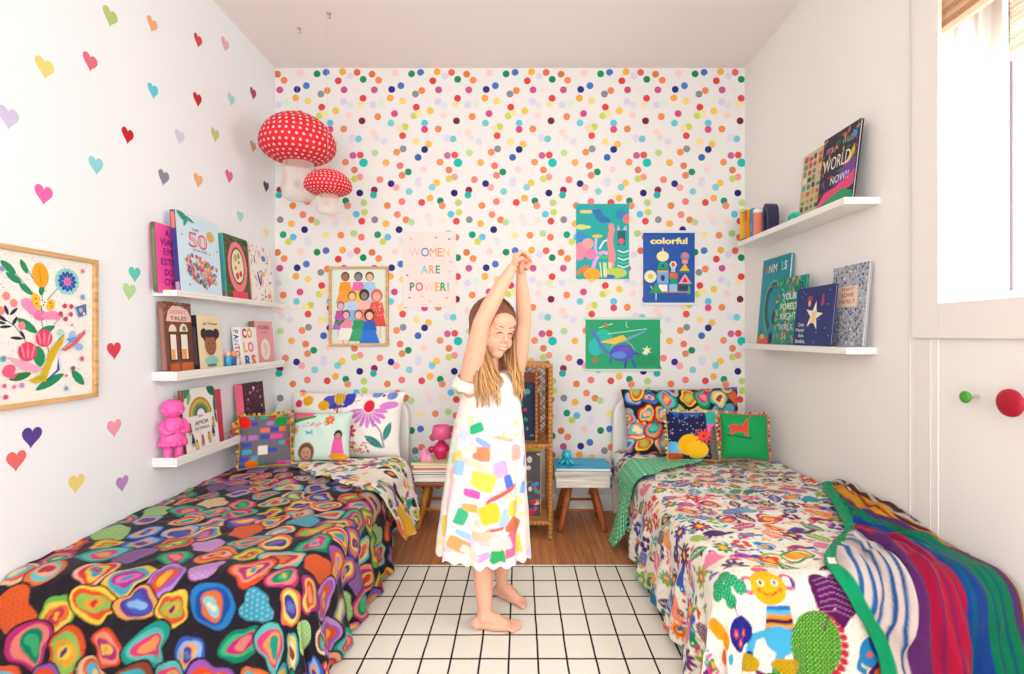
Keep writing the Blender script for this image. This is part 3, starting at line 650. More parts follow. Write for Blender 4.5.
for a in range(12): g.up().ell(.49+.165*math.cos(math.radians(20+a*12)), .33+.165*math.sin(math.radians(20+a*12))*w/h*1.0, .008, .008, '#f0b8ac', n=6); g.l -= 1
g.up(); g.poly([(.2, .53), (.5, .6), (.82, .78), (.8, .74), (.52, .54), (.3, .5)], '#6ca0c0'); g.poly([(.19, .54), (.5, .68), (.56, .6), (.4, .5)], '#e8c14e'); g.line([(.3, .7), (.82, .8)], .012, '#a0d8c4'); g.line([(.18, .82), (.36, .9)], .01, '#e8e0a0'); g.ell(.27, .87, .025, .03, '#b07444'); g.ell(.13, .2, .04, .035, '#a8713c')
g.line([(.55, .95), (.54, .86), (.57, .82)], .012, '#8ad9b4'); g.star(.82, .38, .07, '#eef0c4', 6, .4); g.ell(.8, .33, .04, .02, '#e6ecd0')
poster('green landscape poster with a long-necked blue turtle creature', w, h, g, (wx(585.5), YB-.002, wz(370)), rails='#c9dccf')

# ================================================================== SHELVES
def ledge(label, side, ya, yb_, z0, depth, lip, group):
    t = thing('picture_ledge', label, 'shelf', ((XL if side < 0 else XR), (ya+yb_)/2, z0), group=group)
    L = (yb_-ya)/2; s = -side
    b = MB(); x0, x1 = sorted((s*.0005, s*depth)); b.bbox((x0, -L, 0), (x1, L, .012 if lip else .026), '#f4f2ee'); b.build('board', 'satin', t, bevel=.002)
    if lip:
        x0, x1 = sorted((s*(depth-.009), s*depth)); b = MB(); b.bbox((x0, -L, .0125), (x1, L, lip), '#f4f2ee'); b.build('front_lip', 'satin', t, bevel=.002)
    if lip:
        for e_ in (-1, 1):
            b = MB(); x0, x1 = sorted((s*.0005, s*(depth-.0095))); y0_, y1_ = sorted((e_*(L-.010), e_*L)); b.bbox((x0, y0_, .0125), (x1, y1_, lip), '#f4f2ee'); b.build('end_panel', 'satin', t, bevel=.001)
    b = MB(); x0, x1 = sorted((s*.0005, s*.008)); L -= .012; zt = .0125 if lip else .0265; b.bbox((x0, -L, zt), (x1, L, zt+.012), '#f4f2ee'); 
    if lip: b.build('back_rail', 'satin', t, bevel=.001)
    return t
LS = [1.183, .85, .512]; LD = .096
ledge('top white picture ledge of three on the left wall, holding five picture books', -1, 1.957, 2.86, LS[0], LD, .024, 'white picture ledges on the left wall')
ledge('middle white picture ledge of three on the left wall, under the 50 book', -1, 1.957, 2.86, LS[1], LD, .036, 'white picture ledges on the left wall')
ledge('lowest white picture ledge on the left wall, with the pink doll', -1, 1.957, 2.86, LS[2], LD, .036, 'white picture ledges on the left wall')
RS = [1.511, .958]; RD = .134
ledge('upper white wall shelf on the right wall, holding the WORLD book', 1, 1.833, 2.74, RS[0], RD, 0, 'white shelves on the right wall')
ledge('lower white wall shelf on the right wall, under the ANIMALS book', 1, 1.853, 2.72, RS[1], RD-.02, 0, 'white shelves on the right wall')
BOOKX = {}
def book(label, side, y0, z, w, h, t, lean, art, spine, off=0, tilt=0, sart=None, cover=None, group=None, pages='#efe6d6', name='picture_book'):
    """y0 = world y of the cover's left edge seen from the room; lean in radians back against the wall"""
    d = h*math.sin(lean)+t*math.cos(lean)+.010+off
    kx, ky = w/art.w, h/art.h; art.e = [([(x*kx, y*ky) for x, y in P_], f_, c_, l_) for P_, f_, c_, l_ in art.e]; art.w, art.h = w, h
    X = (XL+d) if side < 0 else (XR-d)
    o = thing(name, label, 'book', (X, y0, z+t*math.sin(lean)+.001+abs(tilt)*w*.5), (-lean, tilt, PI/2 if side < 0 else -PI/2), group)
    c = cover or art.bg
    b = MB(); b.bbox((0, 0, 0), (w, .003, h), c); b.bbox((0, t-.003, 0), (w, t, h), c); b.bbox((0, .003, 0), (.003, t-.003, h), spine)
    b.add([(-.0004, t, 0), (-.0004, 0, 0), (-.0004, 0, h), (-.0004, t, h)], [(0, 1, 2, 3)], spine)
    if sart:                                          # marks down the spine, as (z0, z1, colour) bands
        for q0, q1, cc in sart: b.add([(-.0008, t*.85, q0*h), (-.0008, t*.15, q0*h), (-.0008, t*.15, q1*h), (-.0008, t*.85, q1*h)], [(0, 1, 2, 3)], cc)
    art.emit(b, 0, 0, 0, bg=False); b.build('cover', 'paper', o)
    b = MB(); b.bbox((.0035, .0035, .004), (w-.004, t-.0035, h-.004), pages); b.build('pages', 'matte', o)
    return o
GL, GM, GB = 'picture books on the top left ledge', 'books on the middle left ledge', 'books on the lowest left ledge'
z1, z2, z3 = LS[0]+.012, LS[1]+.012, LS[2]+.012
# --- top ledge
g = Art(.20, .272, '#ee4fa0')
for s_, y_, w_ in (('A', .88, .14), ('VIAG', .74, .5), ('EM', .60, .3), ('ESTR', .45, .5), ('DO', .30, .28), ('OV', .16, .34)): g.text(s_, .38, y_, w_, .1, '#7a2277', .02)
g.poly([(.1, 0), (.9, 0), (.8, .07), (.5, .04), (.3, .09)], '#e8742c')
book('bright pink book with purple lettering, leftmost on the top ledge', -1, 1.932, z1, .17, .272, .018, .055, g, '#5f6b43', sart=[(.1, .9, '#7a7a58')], group=GL)
g = Art(.285, .338, '#cfe6f2')
g.text('50', .47, .69, .44, .19, '#cf3a55', .03); g.up().text('50', .47, .69, .40, .15, '#f0b9c0', -.0); g.text('THE', .42, .82, .14, .035, '#53606e', .01); g.text('STATES', .5, .565, .34, .03, '#53606e', .01)
g.ell(.78, .79, .1, .085, '#d9b35a'); g.up()
for k in range(11): g.text('A', .75+R.uniform(-.05, .05), .79+R.uniform(-.05, .05), .02, .012, '#8e6a2e', 0) if k < 3 else None
USA = [(.13, .42), (.2, .50), (.4, .50), (.55, .47), (.66, .45), (.74, .40), (.86, .42), (.9, .36), (.84, .26), (.86, .14), (.78, .17), (.68, .15), (.6, .10), (.5, .14), (.4, .16), (.3, .2), (.2, .26)]
def inpoly(x, y, P):
    c = False
    for i in range(len(P)):
        (a, b_), (d, e) = P[i-1], P[i]
        if (b_ > y) != (e > y) and x < (d-a)*(y-b_)/(e-b_)+a: c = not c
    return c
PALM = ['#e8743c', '#f1c24b', '#2f7fae', '#e4526a', '#4fae7c', '#f59b7c', '#3b5fa8', '#f3e0a0', '#7cc4c8', '#c8457a']
for k in range(420):
    x, y = R.uniform(.1, .92), R.uniform(.08, .52)
    if inpoly(x, y, USA): a = R.uniform(.014, .03); g.poly([(x-a, y-a*.7), (x+a, y-a*.8), (x+a*.9, y+a*.8), (x-a*.8, y+a*.7)], R.choice(PALM)); g.l = 2+k % 6
g.leaf(.14, .95, .26, .10, '#1f8f77', -25); g.leaf(.2, .9, .2, .06, '#2aa083', 60); g.leaf(.3, .93, .2, .04, '#1f8f77', -20)
for x, y in [(.1, .72), (.72, .55), (.2, .12), (.92, .62)]: g.ell(x, y, .016, .016, '#6a5f86', n=6)
book('tall pale blue book with a red 50 above a map of coloured patches', -1, 2.005, z1, .28, .338, .022, .075, g, '#3f3d86', sart=[(.78, .98, '#e07a5c'), (.02, .14, '#c9a5b4')], off=.024, group=GL)
g = Art(.24, .30, '#3f5a2c')
for k in range(60): g.leaf(R.random(), R.random(), .12, .05, R.choice(['#587a35', '#2f4a26', '#7a8a3c', '#8d4a3c']), R.uniform(0, 180))
g.up().ell(.5, .52, .40, .5, '#ef7f8c', n=24); g.up().ell(.5, .54, .29, .37, '#40522c', n=20); g.up().ell(.5, .54, .25, .33, '#efe2b8', n=20)
g.up()
for x, y, r_, c in [(.42, .66, .07, '#caa57a'), (.55, .7, .06, '#8ba86a'), (.5, .5, .08, '#f3d9b4'), (.46, .38, .07, '#d8583f'), (.6, .42, .06, '#d23c34'), (.55, .6, .03, '#2c2420'), (.4, .5, .04, '#7fa057')]: g.ell(x, y, r_, r_, c)
g.up().rect(.2, .03, .85, .14, '#ef3f62')
book('dark green book with a pink oval wreath and thick teal spine', -1, 2.335, z1, .205, .31, .042, .075, g, '#4cb5ae', sart=[(.02, .12, '#d55a6a')], group=GL)
g = Art(.22, .285, '#f3efe9')
for k in range(70):
    g.leaf(R.random(), R.random(), R.uniform(.05, .16), .03, R.choice(['#e88f8a', '#6f5aa0', '#f2b0a6', '#8fae86', '#e6c060', '#4f6fb8', '#e5707e']), R.uniform(0, 180))
g.up().ell(.62, .8, .1, .07, '#4f7cc4'); g.ell(.58, .52, .07, .06, '#e9c452'); g.leaf(.35, .42, .36, .07, '#5f3f7c', 110); g.leaf(.45, .38, .3, .07, '#b072b4', 75); g.ell(.8, .14, .09, .05, '#ee8468'); g.leaf(.2, .75, .2, .05, '#5b4c82', 100); g.ell(.6, .12, .03, .03, '#343044')
book('white flowered book with a salmon pink spine, rightmost on the top ledge', -1, 2.548, z1, .22, .30, .042, .075, g, '#f2a397', group=GL, off=.004)
# --- middle ledge
g = Art(.205, .295, '#7a4a3c')
for k in range(90): g.ell(R.random(), R.uniform(.75, 1), .02, .02, R.choice(['#6a6a35', '#9a8f58', '#57502c', '#b0a670']), n=6)
g.up().poly([(.05, .74), (.15, .88), (.3, .95), (.6, .95), (.85, .9), (.97, .8), (.97, .72)], '#f2ccc3'); g.up().text('DESERT', .5, .865, .6, .05, '#d98f94', .02); g.text('TALES', .5, .78, .6, .055, '#6b4f3f', .02)
g.rect(.04, .7, .96, .735, '#8d3f2e')
for x0, x1 in ((.12, .4), (.5, .82)):
    g.rect(x0, .2, x1, .58, '#4c2d26'); g.ell((x0+x1)/2, .6, (x1-x0)/2, (x1-x0)/2, '#e8ddc4', a0=0, a1=180); g.up().rect(x0+.04, .22, x1-.04, .56, '#efe8da'); g.rect(x0+.05, .22, x1-.1, .36, '#eaa75c'); g.l -= 1
g.up().ell(.68, .64, .07, .05, '#7b8a70'); g.rect(.1, .02, .45, .17, '#c9622f'); g.rect(.5, .02, .95, .17, '#cf6a3a')
book('brown book with an arched shop window and pink awning on its cover', -1, 1.970, z2, .165, .30, .022, .07, g, '#86564d', sart=[(.1, .9, '#9c7168')], group=GM)
g = Art(.165, .245, '#eddcb4')
g.text('les Tresses', .55, .86, .6, .05, '#4c3f38', .015); g.ell(.5, .62, .3, .2, '#2b2230'); g.ell(.25, .68, .14, .14, '#2b2230'); g.ell(.78, .68, .14, .14, '#2b2230')
g.up().ell(.5, .48, .25, .28, '#9a6244', n=20); g.up().ell(.4, .5, .03, .02, '#30211c'); g.ell(.6, .5, .03, .02, '#30211c'); g.ell(.5, .36, .06, .02, '#c4605a'); g.ell(.5, .43, .035, .025, '#824c34'); g.ell(.5, .2, .3, .13, '#8fd0c0'); g.ell(.5, .12, .22, .04, '#5f7f86')
g.ell(.5, .66, .22, .07, '#2b2230')
book('cream book with a curly haired face and a thick black spine', -1, 2.138, z2, .165, .25, .045, .08, g, '#26222a', sart=[(.15, .8, '#4a444c')], group=GM, off=.0)
def pot(label, x, y, z, r, h, c, cap, group, name='paint_marker'):
    t = thing(name, label, 'marker', (x, y, z), group=group)
    b = MB(); b.lathe([(r*.9, 0), (r, .003), (r, h*.68), (r*.96, h*.72)], (0, 0, 0), c, 16); b.build('barrel', 'gloss', t)
    b = MB(); b.lathe([(r*.85, h*.725), (r*.8, h*.9), (r*.4, h*.97), (r*.35, h)], (0, 0, 0), cap, 16); b.build('cap', 'satin', t)
gp = 'fat markers on the middle left ledge'
pot('turquoise fat marker with a pinkish cap, leftmost of the markers', XL+.06, 2.362, z2+.0005, .016, .092, '#27a6d2', '#f0c3b6', gp)
pot('navy fat marker with an orange cap beside the turquoise one', XL+.062, 2.402, z2+.0005, .015, .09, '#1f4a9c', '#eea85c', gp)
pot('white fat marker between the navy marker and the colour book', XL+.06, 2.436, z2+.0005, .012, .07, '#e9edf2', '#e3c7d0', gp)
g = Art(.15, .205, '#f6f2ec')
g.text('CO', .4, .84, .6, .24, ['#c8314f', '#f0a22c'], .05); g.text('LO', .42, .5, .62, .26, ['#f2c430', '#ef7fa8'], .05); g.text('RS', .46, .17, .66, .27, ['#1c63b4', '#e0603c'], .05)
bk = book('white book of big coloured letters, the spine lettered PANTONE', -1, 2.475, z2, .15, .205, .042, .10, g, '#f4f1ec', group=GM)
sp = Art(.205, .042, '#f4f1ec'); sp.text('PANTONE', .5, .5, .86, .6, ['#35a58a', '#3c55a6', '#3aa0c8', '#c84a8a', '#d8583c', '#e99a34', '#e3c43c'], .03)
b = MB()
for pts, fs, col, l in sp.e: b.add([(-.0012, .042-q, .205-p) for p, q in pts], fs, col)
b.build('spine_lettering', 'matte', bk)
g = Art(.19, .235, '#f0a3a8')
g.text('FLORES', .48, .86, .6, .09, '#7a5560', .01); g.text('jardim', .5, .745, .4, .05, '#b0566c', .01); g.ell(.5, .36, .26, .3, '#f4ebe0', n=22); g.up().ell(.45, .44, .08, .1, '#e3e2c8'); g.ell(.56, .36, .09, .13, '#f1d8cc'); g.ell(.47, .26, .08, .1, '#e8e0d0'); g.line([(.5, .52), (.54, .2)], .012, '#c9a8a0')
book('rose pink book with a white oval, rightmost on the middle ledge', -1, 2.632, z2, .19, .24, .03, .08, g, '#8a6a58', group=GM)
# --- lowest ledge
g = Art(.225, .275, '#f6f3ee')
g.leaf(.12, .94, .3, .16, '#2f8a63', 30); g.leaf(.2, .86, .26, .1, '#7fb45c', 70); g.leaf(.9, .93, .34, .2, '#17664a', -30); g.leaf(.96, .7, .4, .1, '#1f7a54', 85); g.leaf(.95, .5, .3, .07, '#2c6a48', 95); g.rect(0, .82, .07, 1, '#a0583c')
for i, c in enumerate(['#b8863a', '#e0b050', '#8faa50', '#4f8a5e', '#6f5a7c']):
    g.up().ell(.5, .58, .34-.045*i, .34-.045*i, c, a0=0, a1=180, n=20)
g.up().ell(.5, .58, .115, .115, '#f6f3ee', a0=0, a1=180, n=16)
g.text('AMOR', .5, .46, .4, .07, '#3c3438', .02); g.text('DE FAMILIA', .5, .37, .42, .045, '#3c3438', .02); g.text('com', .48, .56, .12, .03, '#5c5458', .01)
for x, y, c, d in [(.15, .4, '#c05038', '#5a3828'), (.2, .22, '#3f2f6a', '#7a4a34'), (.3, .13, '#e2c84c', '#a06a48'), (.48, .18, '#c8743c', '#7a4a34'), (.68, .2, '#e6a83c', '#b8863a'), (.82, .28, '#3a3f7c', '#6a4030'), (.85, .42, '#e0b43c', '#a4683c')]:
    g.poly([(x-.05, y-.05), (x+.05, y-.05), (x+.03, y+.04), (x-.03, y+.04)], c); g.ell(x, y+.06, .03, .03, d, n=8); g.line([(x-.02, y-.05), (x-.03, y-.1)], .02, d); g.line([(x+.02, y-.05), (x+.04, y-.1)], .02, d)
book('white book with a rainbow over children, beside the pink doll', -1, 2.062, z3, .225, .275, .012, .11, g, '#8a4a34', group=GB, off=.016)
g = Art(.19, .25, '#d23d63')
g.ell(.55, .82, .16, .14, '#ecc95c'); g.ell(.5, .35, .28, .3, '#c9a8a8'); g.up().ell(.5, .3, .2, .2, '#a8989c')
book('crimson book with a yellow bloom, half behind the rainbow book', -1, 2.175, z3, .19, .25, .012, .08, g, '#9c2f52', group=GB)
g = Art(.20, .255, '#3c1c35')
for k in range(170): g.ell(R.uniform(.06, .94), R.uniform(.05, .95), R.uniform(.01, .03), R.uniform(.01, .02), R.choice(['#a0305c', '#5c2a5a', '#7a2f4a', '#c24a7c', '#3f5f8a', '#211428']), n=7)
for k in range(12): g.up().ell(.5+.34*math.cos(k*PI/6), .5+.36*math.sin(k*PI/6), .035, .035, R.choice(['#f0a080', '#e0507c', '#e8c060', '#4f7ac0'])); g.l = 1
g.up().ell(.5, .88, .05, .06, '#f2ead8')
book('dark magenta patterned book with a pink spine, rightmost on the lowest ledge', -1, 2.50, z3, .20, .255, .04, .09, g, '#f0698a', group=GB)
# pink doll
def pt(px, py, d): return Vector(((px-VX)/F*d, d, EYE+(VY-py)/F*d))
t = thing('doll_figurine', 'bright pink vinyl doll standing on the lowest left ledge', 'figurine', (XL+.047, 2.008, z3+.0005), (0, 0, 1.0))
PK = '#f45fae'
b = MB()
b.ell((0, 0, .208), (.037, .033, .036), PK, 24, 16); b.ell((0, .005, .214), (.040, .035, .034), PK); b.ell((-.033, .002, .205), (.010, .012, .014), PK); b.ell((.033, .002, .205), (.010, .012, .014), PK)
b.ell((0, -.031, .203), (.005, .005, .005), PK); b.ell((-.018, -.024, .198), (.011, .009, .009), PK); b.ell((.018, -.024, .198), (.011, .009, .009), PK)
b.build('head', 'satin', t)
b = MB(); b.lathe([(.012, .178), (.026, .172), (.036, .155), (.041, .12), (.045, .09), (.049, .068), (.046, .064), (.02, .062)], (0, 0, 0), PK, 28, sy=.82)
for s_ in (-1, 1):
    b.tube([(s_*.030, 0, .163), (s_*.045, -.008, .138), (s_*.036, -.032, .118), (s_*.012, -.040, .122)], [.011, .012, .011, .009], PK, 12)
for k in range(14): a = 2*PI*k/14; b.ell((.045*math.cos(a), .037*math.sin(a), .072), (.008, .007, .012), PK, 8, 6)
b.ell((0, -.038, .14), (.012, .006, .010), PK); b.build('coat_body', 'satin', t)
for s_ in (-1, 1):
    b = MB(); b.lathe([(.016, .0), (.018, .008), (.0155, .03), (.0165, .066)], (s_*.0195, 0, 0), PK, 16); b.ell((s_*.0195, -.008, .011), (.017, .022, .011), PK); b.build('leg', 'satin', t)
# bead figure
t = thing('beaded_figurine', 'tiny figurine of red, yellow and teal beads near the patchwork cushion', 'figurine', (XL+.06, 2.42, z3+.0005))
b = MB()
for (x, y, z, r, c) in [(0, 0, .012, .016, '#2fa39b'), (.018, .005, .012, .011, '#d33a2c'), (-.016, 0, .014, .012, '#e56a9a'), (0, 0, .036, .018, '#c8402c'), (.014, -.004, .04, .009, '#e8c23c'), (-.013, -.006, .038, .010, '#5a7a34'), (0, 0, .062, .013, '#d89a4c'), (.006, 0, .078, .008, '#c8452c'), (-.008, 0, .075, .007, '#e8c23c'), (.02, .006, .058, .007, '#8f3c2c')]: b.ell((x, y, z), r, c, 12, 8)
b.build('beads', 'satin', t)
# --- right upper shelf
zr1, zr2 = RS[0]+.026, RS[1]+.026
GU, GW = 'books on the upper right shelf', 'books on the lower right shelf'
g = Art(.235, .305, '#cdbd92')
for i in range(9):
    for j in range(6):
        g.rect(.05+j*.155, .04+i*.104, .05+j*.155+R.uniform(.08, .13), .04+i*.104+R.uniform(.05, .085), R.choice(['#2f8a78', '#c9543c', '#3a4a6c', '#d89a3c', '#e3ddc0', '#6a8f4c', '#b04a5c', '#4c9ab0']))
g.up().rect(.45, .5, .95, .75, '#d3bd98'); g.up().text('MAPS', .7, .62, .3, .06, '#c06a50', .01)
book('beige book of small coloured tiles, behind the dark WORLD book', 1, 2.285, zr1, .235, .305, .014, .10, g, '#bfae84', group=GU)
g = Art(.225, .31, '#23263e')
for k in range(60): g.leaf(R.random(), R.uniform(.2, .98), .13, .04, R.choice(['#2f7a4c', '#8f2f4a', '#d9a83c', '#3a5f9c', '#b8502f']), R.uniform(0, 180))
g.up().poly([(.55, .36), (.7, .5), (.92, .72), (.95, .62), (.75, .44), (.6, .33)], '#d9b62c'); g.ell(.9, .84, .06, .06, '#3c8fd6')
g.poly([(0, .1), (.2, .24), (.5, .26), (.8, .34), (1, .44), (1, .2), (0, .02)], '#e0487c'); g.poly([(.4, .28), (.7, .5), (1, .55), (1, .4), (.7, .3)], '#6f3f9c'); g.up().poly([(0, 0), (1, 0), (1, .12), (.7, .2), (.4, .14), (.15, .1), (0, .04)], '#149a62')
g.up(); g.text("IT'S A", .3, .80, .34, .07, '#e88a7c', .02); g.text('WILD', .72, .82, .3, .07, '#8fb5a0', .02); g.text('WORLD', .46, .60, .76, .17, '#f2ecd8', .02); g.text('NOW!!', .6, .36, .5, .10, '#f4eff0', .02)
book('dark book lettered WORLD NOW!! with pink and green swirls on the upper right shelf', 1, 2.105, zr1, .225, .31, .012, .12, g, '#1f2136', group=GU, off=.018)
def small_book(label, y0, w, h, d, c, group, z, side=1, extra=None):
    return None
gs = 'small things at the far end of the upper right shelf'
t = thing('pencil_box', 'small orange open-front box of yellow pencils at the far end of the shelf', 'box', (XR-.085, 2.665, zr1+.0005), (0, 0, -PI/2+.15))
b = MB(); b.bbox((-.03, 0, 0), (.03, .004, .15), '#d9721c'); b.bbox((-.034, -.05, 0), (-.03, .004, .15), '#efc24c'); b.bbox((.03, -.05, 0), (.034, .004, .15), '#e8962c'); b.bbox((-.034, -.05, .15), (.034, .004, .154), '#efd06a'); b.bbox((-.03, -.05, 0), (.03, 0, .004), '#3c4a5c'); b.build('case', 'satin', t)
for i in range(5):
    b = MB(); x = -.022+i*.011; b.lathe([(.0042, .005), (.0042, .1+.006*(i % 3)), (.001, .115+.006*(i % 3))], (x, -.022, 0), ['#f0a818', '#e8831c', '#f3bd2c'][i % 3], 6, smooth=False); b.build('pencil', 'satin', t)
g = Art(.022, .15, '#3f86c4'); g.rect(.1, .2, .9, .5, '#6ab0dc')
t = thing('slim_book', 'slim blue booklet standing beside the orange pencil box', 'book', (XR-.12, 2.612, zr1+.0005), (0, 0, -PI/2)); b = MB(); b.bbox((0, 0, 0), (.022, .09, .15), '#3f86c4'); g.emit(b, 0, 0, 0, bg=False); b.build('cover', 'paper', t, bevel=.001)
t = thing('slim_book', 'salmon booklet with a white top, next to the slim blue one', 'book', (XR-.12, 2.582, zr1+.0005), (0, 0, -PI/2)); b = MB(); b.bbox((0, 0, 0), (.024, .09, .12), '#ee8a6c'); b.bbox((0, 0, .12), (.024, .09, .14), '#f2efe9'); b.build('cover', 'paper', t, bevel=.001)
t = thing('arch_bookend', 'dark navy arch shaped bookend on the upper right shelf', 'bookend', (XR-.07, 2.50, zr1+.0005), (0, 0, -PI/2+.1))
b = MB(); P = [(-.04, 0), (-.018, 0), (-.018, .09), (-.008, .112), (.008, .112), (.018, .09), (.018, 0), (.04, 0), (.04, .1), (.03, .132), (.01, .148), (-.01, .148), (-.03, .132), (-.04, .1)]
b.prism([(x*.62, z) for x, z in P], -.03, .03, '#2b2c4a'); b.build('arch', 'satin', t, bevel=.002)
t = thing('turtle_toy', 'small turquoise rubber turtle toy in front of the tiled beige book', 'toy', (XR-.10, 2.235, zr1+.0005), (0, 0, -PI/2))
b = MB(); b.ell((0, 0, .022), (.03, .022, .018), '#25b39a'); b.build('shell', 'satin', t)
b = MB(); b.ell((.036, -.002, .024), (.012, .010, .010), '#2fc4aa')
for sx in (-.02, .02):
    for sy in (-.016, .016): b2 = MB(); b2.ell((sx, sy, .007), (.009, .008, .0068), '#2fc4aa', 10, 8); b2.build('foot', 'satin', t)
b.build('head', 'satin', t)
# --- right lower shelf
g = Art(.27, .44, '#1090a0')
g.text('ANIMALS', .5, .88, .8, .1, ['#d9563c', '#f2ead8', '#e8c23c', '#f4f1e8', '#2a5f4c', '#8fd0c4', '#f2ead8'], .02)
g.line([(.75, .66), (.5, .68), (.32, .6), (.26, .45), (.3, .3), (.42, .18)], .10, '#1c5a50'); g.up().line([(.7, .7), (.46, .73), (.25, .62), (.18, .45), (.22, .28), (.34, .12)], .018, '#9cc04c')
for k in range(14): g.up().ell(.75-.03*k, .66-.0*k, .01, .01, '#9cc04c', n=6); g.l = 1
g.poly([(0, 0), (.6, 0), (.5, .1), (.3, .05), (.12, .1)], '#e2572c'); g.ell(.2, .08, .1, .05, '#f0a83c'); g.ell(.75, .06, .14, .14, '#d8b060'); g.ell(.5, .06, .08, .12, '#2b2f4c'); g.leaf(.12, .12, .2, .06, '#2f7a4c', 60); g.ell(.62, .3, .12, .14, '#2a4a3c')
book('tall teal book lettered ANIMALS, leftmost on the lower right shelf', 1, 2.665, zr2, .27, .44, .014, .085, g, '#0c7484', group=GW)
g = Art(.25, .315, '#1b8f7c')
for k in range(150): g.leaf(R.random(), R.random(), .12, .045, R.choice(['#2fb08a', '#0f6a5c', '#e8a04c', '#7fc45c', '#c8507c', '#4cc0c8', '#0b5a58']), R.uniform(0, 180)); g.l = k % 3
g.l = 4; g.text('YOUR', .5, .72, .5, .1, '#cfe8f0', .02); g.text('FOREST', .5, .57, .6, .1, '#e8f4d8', .02); g.text('NIGHT', .5, .42, .56, .1, '#e8f4f0', .02); g.text('WALK', .45, .26, .5, .1, '#cfe8f0', .02)
book('jungle green book with pale lettering, between the teal and navy books', 1, 2.46, zr2, .25, .315, .010, .085, g, '#127060', group=GW, off=.034)
g = Art(.27, .25, '#2b3470')
g.star(.52, .50, .24, '#f6efdc', 5, .36, 80); g.up().poly([(.44, .4), (.56, .36), (.6, .6), (.5, .58)], '#f1d890'); g.l -= 1
g.ell(.38, .80, .07, .05, '#a04a50'); g.ell(.38, .72, .04, .05, '#e8a878'); g.poly([(.68, .66), (.76, .68), (.74, .86), (.7, .84)], '#b04058')
for k in range(14): g.leaf(R.random(), R.random(), .04, .016, '#8fa8d8', R.uniform(0, 180))
g.text('Cores', .2, .36, .16, .07, '#f2f0ea', .01); g.text('Poppy', .18, .26, .24, .07, '#f2f0ea', .01); g.text('fora', .22, .17, .14, .06, '#f2f0ea', .01); g.text('Sombra', .2, .07, .26, .07, '#f2f0ea', .01)
book('navy book with a large cream star, frontmost on the lower right shelf', 1, 2.245, zr2, .27, .25, .010, .10, g, '#222a5c', group=GW, off=.054, name='picture_book')
g = Art(.21, .32, '#b9bcc4')
for k in range(700):
    x, y = R.random(), R.random(); a = R.uniform(.008, .022); g.poly([(x-a, y-a*.5), (x+a, y-a*.6), (x+a*.8, y+a*.9), (x-a*.9, y+a*.7)], R.choice(['#e8e4e0', '#4a5674', '#7f98b8', '#d0a0a4', '#2f3448', '#a8c4cc', '#f0ece4', '#8f7f9c', '#5f7f78'])); g.l = k % 5
g.l = 6; g.rect(.2, .48, .78, .74, '#f2dcc8'); g.up(); g.text('MANY', .5, .70, .34, .045, '#8f4a48', .02); g.text('LOVE', .5, .63, .34, .05, '#c0483c', .02); g.text('FAMILY', .5, .55, .44, .05, '#c0483c', .02)
book('pale crowded collage book, rightmost on the lower right shelf', 1, 2.07, zr2, .21, .32, .012, .09, g, '#8a8f96', group=GW)

# ================================================================== COAT PEGS
def peg(label, y, z, r, L, c, stem):
    t = thing('wall_peg', label, 'peg', (XR+.002, y, z), (0, -PI/2, 0))
    b = MB(); b.lathe([(r*.28, 0), (r*.24, L*.3), (r*.3, L*.7)], (0, 0, 0), stem, 16); b.build('stem', 'wood', t)
    b = MB(); b.lathe([(r*.5, L*.7), (r*.9, L*.78), (r, L*.86), (r*.97, L*.95), (r*.7, L)], (0, 0, 0), c, 32); b.build('knob', 'satin', t, bevel=0)
peg('small green round wall peg below the window', 1.443, .851, .0175, .045, '#4aa02c', '#e2cfb4')
peg('larger crimson round wall peg below the window', 1.302, .853, .037, .055, '#b3102f', '#dccab0')
# ================================================================== BEDS
class Drape:
    def __init__(s, xw, dx, yh, Ws, Ts, z0, r=.06, flare=.12, seed=1, zmin=.014, puff=1.0):
        s.xw, s.dx, s.yh, s.Ws, s.Ts, s.z0, s.r, s.flare, s.seed, s.zmin, s.puff = xw, dx, yh, Ws, Ts, z0, r, flare, seed, zmin, puff
    def pts(s, Sg, Tg, lift=0.0, extra=None):
        a = np.maximum(Sg-s.Ws, 0); b = np.maximum(Tg-s.Ts, 0); d = np.hypot(a, b)+1e-9
        ux, uy = a/d, b/d; r = s.r; th = np.minimum(d/r, PI/2); arc = r*PI/2; over = np.maximum(d-arc, 0)
        h = r*np.sin(th)+s.flare*over; v = r*(1-np.cos(th))+over*math.sqrt(1-min(s.flare, .9)**2)
        e = np.minimum(Tg, s.Ts)-np.minimum(Sg, s.Ws)+np.arctan2(b, a+1e-9)*.25*(d > 1e-6)
        n = .007*vnoise(Sg, Tg, .22, s.seed)+.0045*vnoise(Sg+Tg*.4, Tg, .085, s.seed+1)+.004*vnoise(Sg*.6-Tg*.8, Tg*.5+Sg, .05, s.seed+2)+.0015*vnoise(Sg, Tg, .025, s.seed+3)
        n = n*s.puff+.004
        w = np.clip(over/.2, 0, 1)
        n = n+w*(.016*np.sin(e*2*PI/.19+1.3*vnoise(e, v, .3, s.seed+5))+.007*np.sin(e*2*PI/.083+1))*s.puff
        if extra is not None: n = n+extra
        n = n+lift
        nx, ny, nz = ux*np.sin(th), uy*np.sin(th), np.cos(th)
        hh = np.minimum(Sg, s.Ws)+ux*h+nx*n; tt = np.minimum(Tg, s.Ts)+uy*h+ny*n; z = s.z0-v+nz*n
        fl = np.maximum(s.zmin+lift-z, 0); hh = hh+ux*fl*.9; tt = tt+uy*fl*.9; z = np.where(fl > 0, s.zmin+lift+.004*np.abs(vnoise(Sg, Tg, .05, 9)), z)
        hh = np.maximum(hh, .004)
        return np.stack([s.xw+s.dx*hh, s.yh-tt, z], -1)
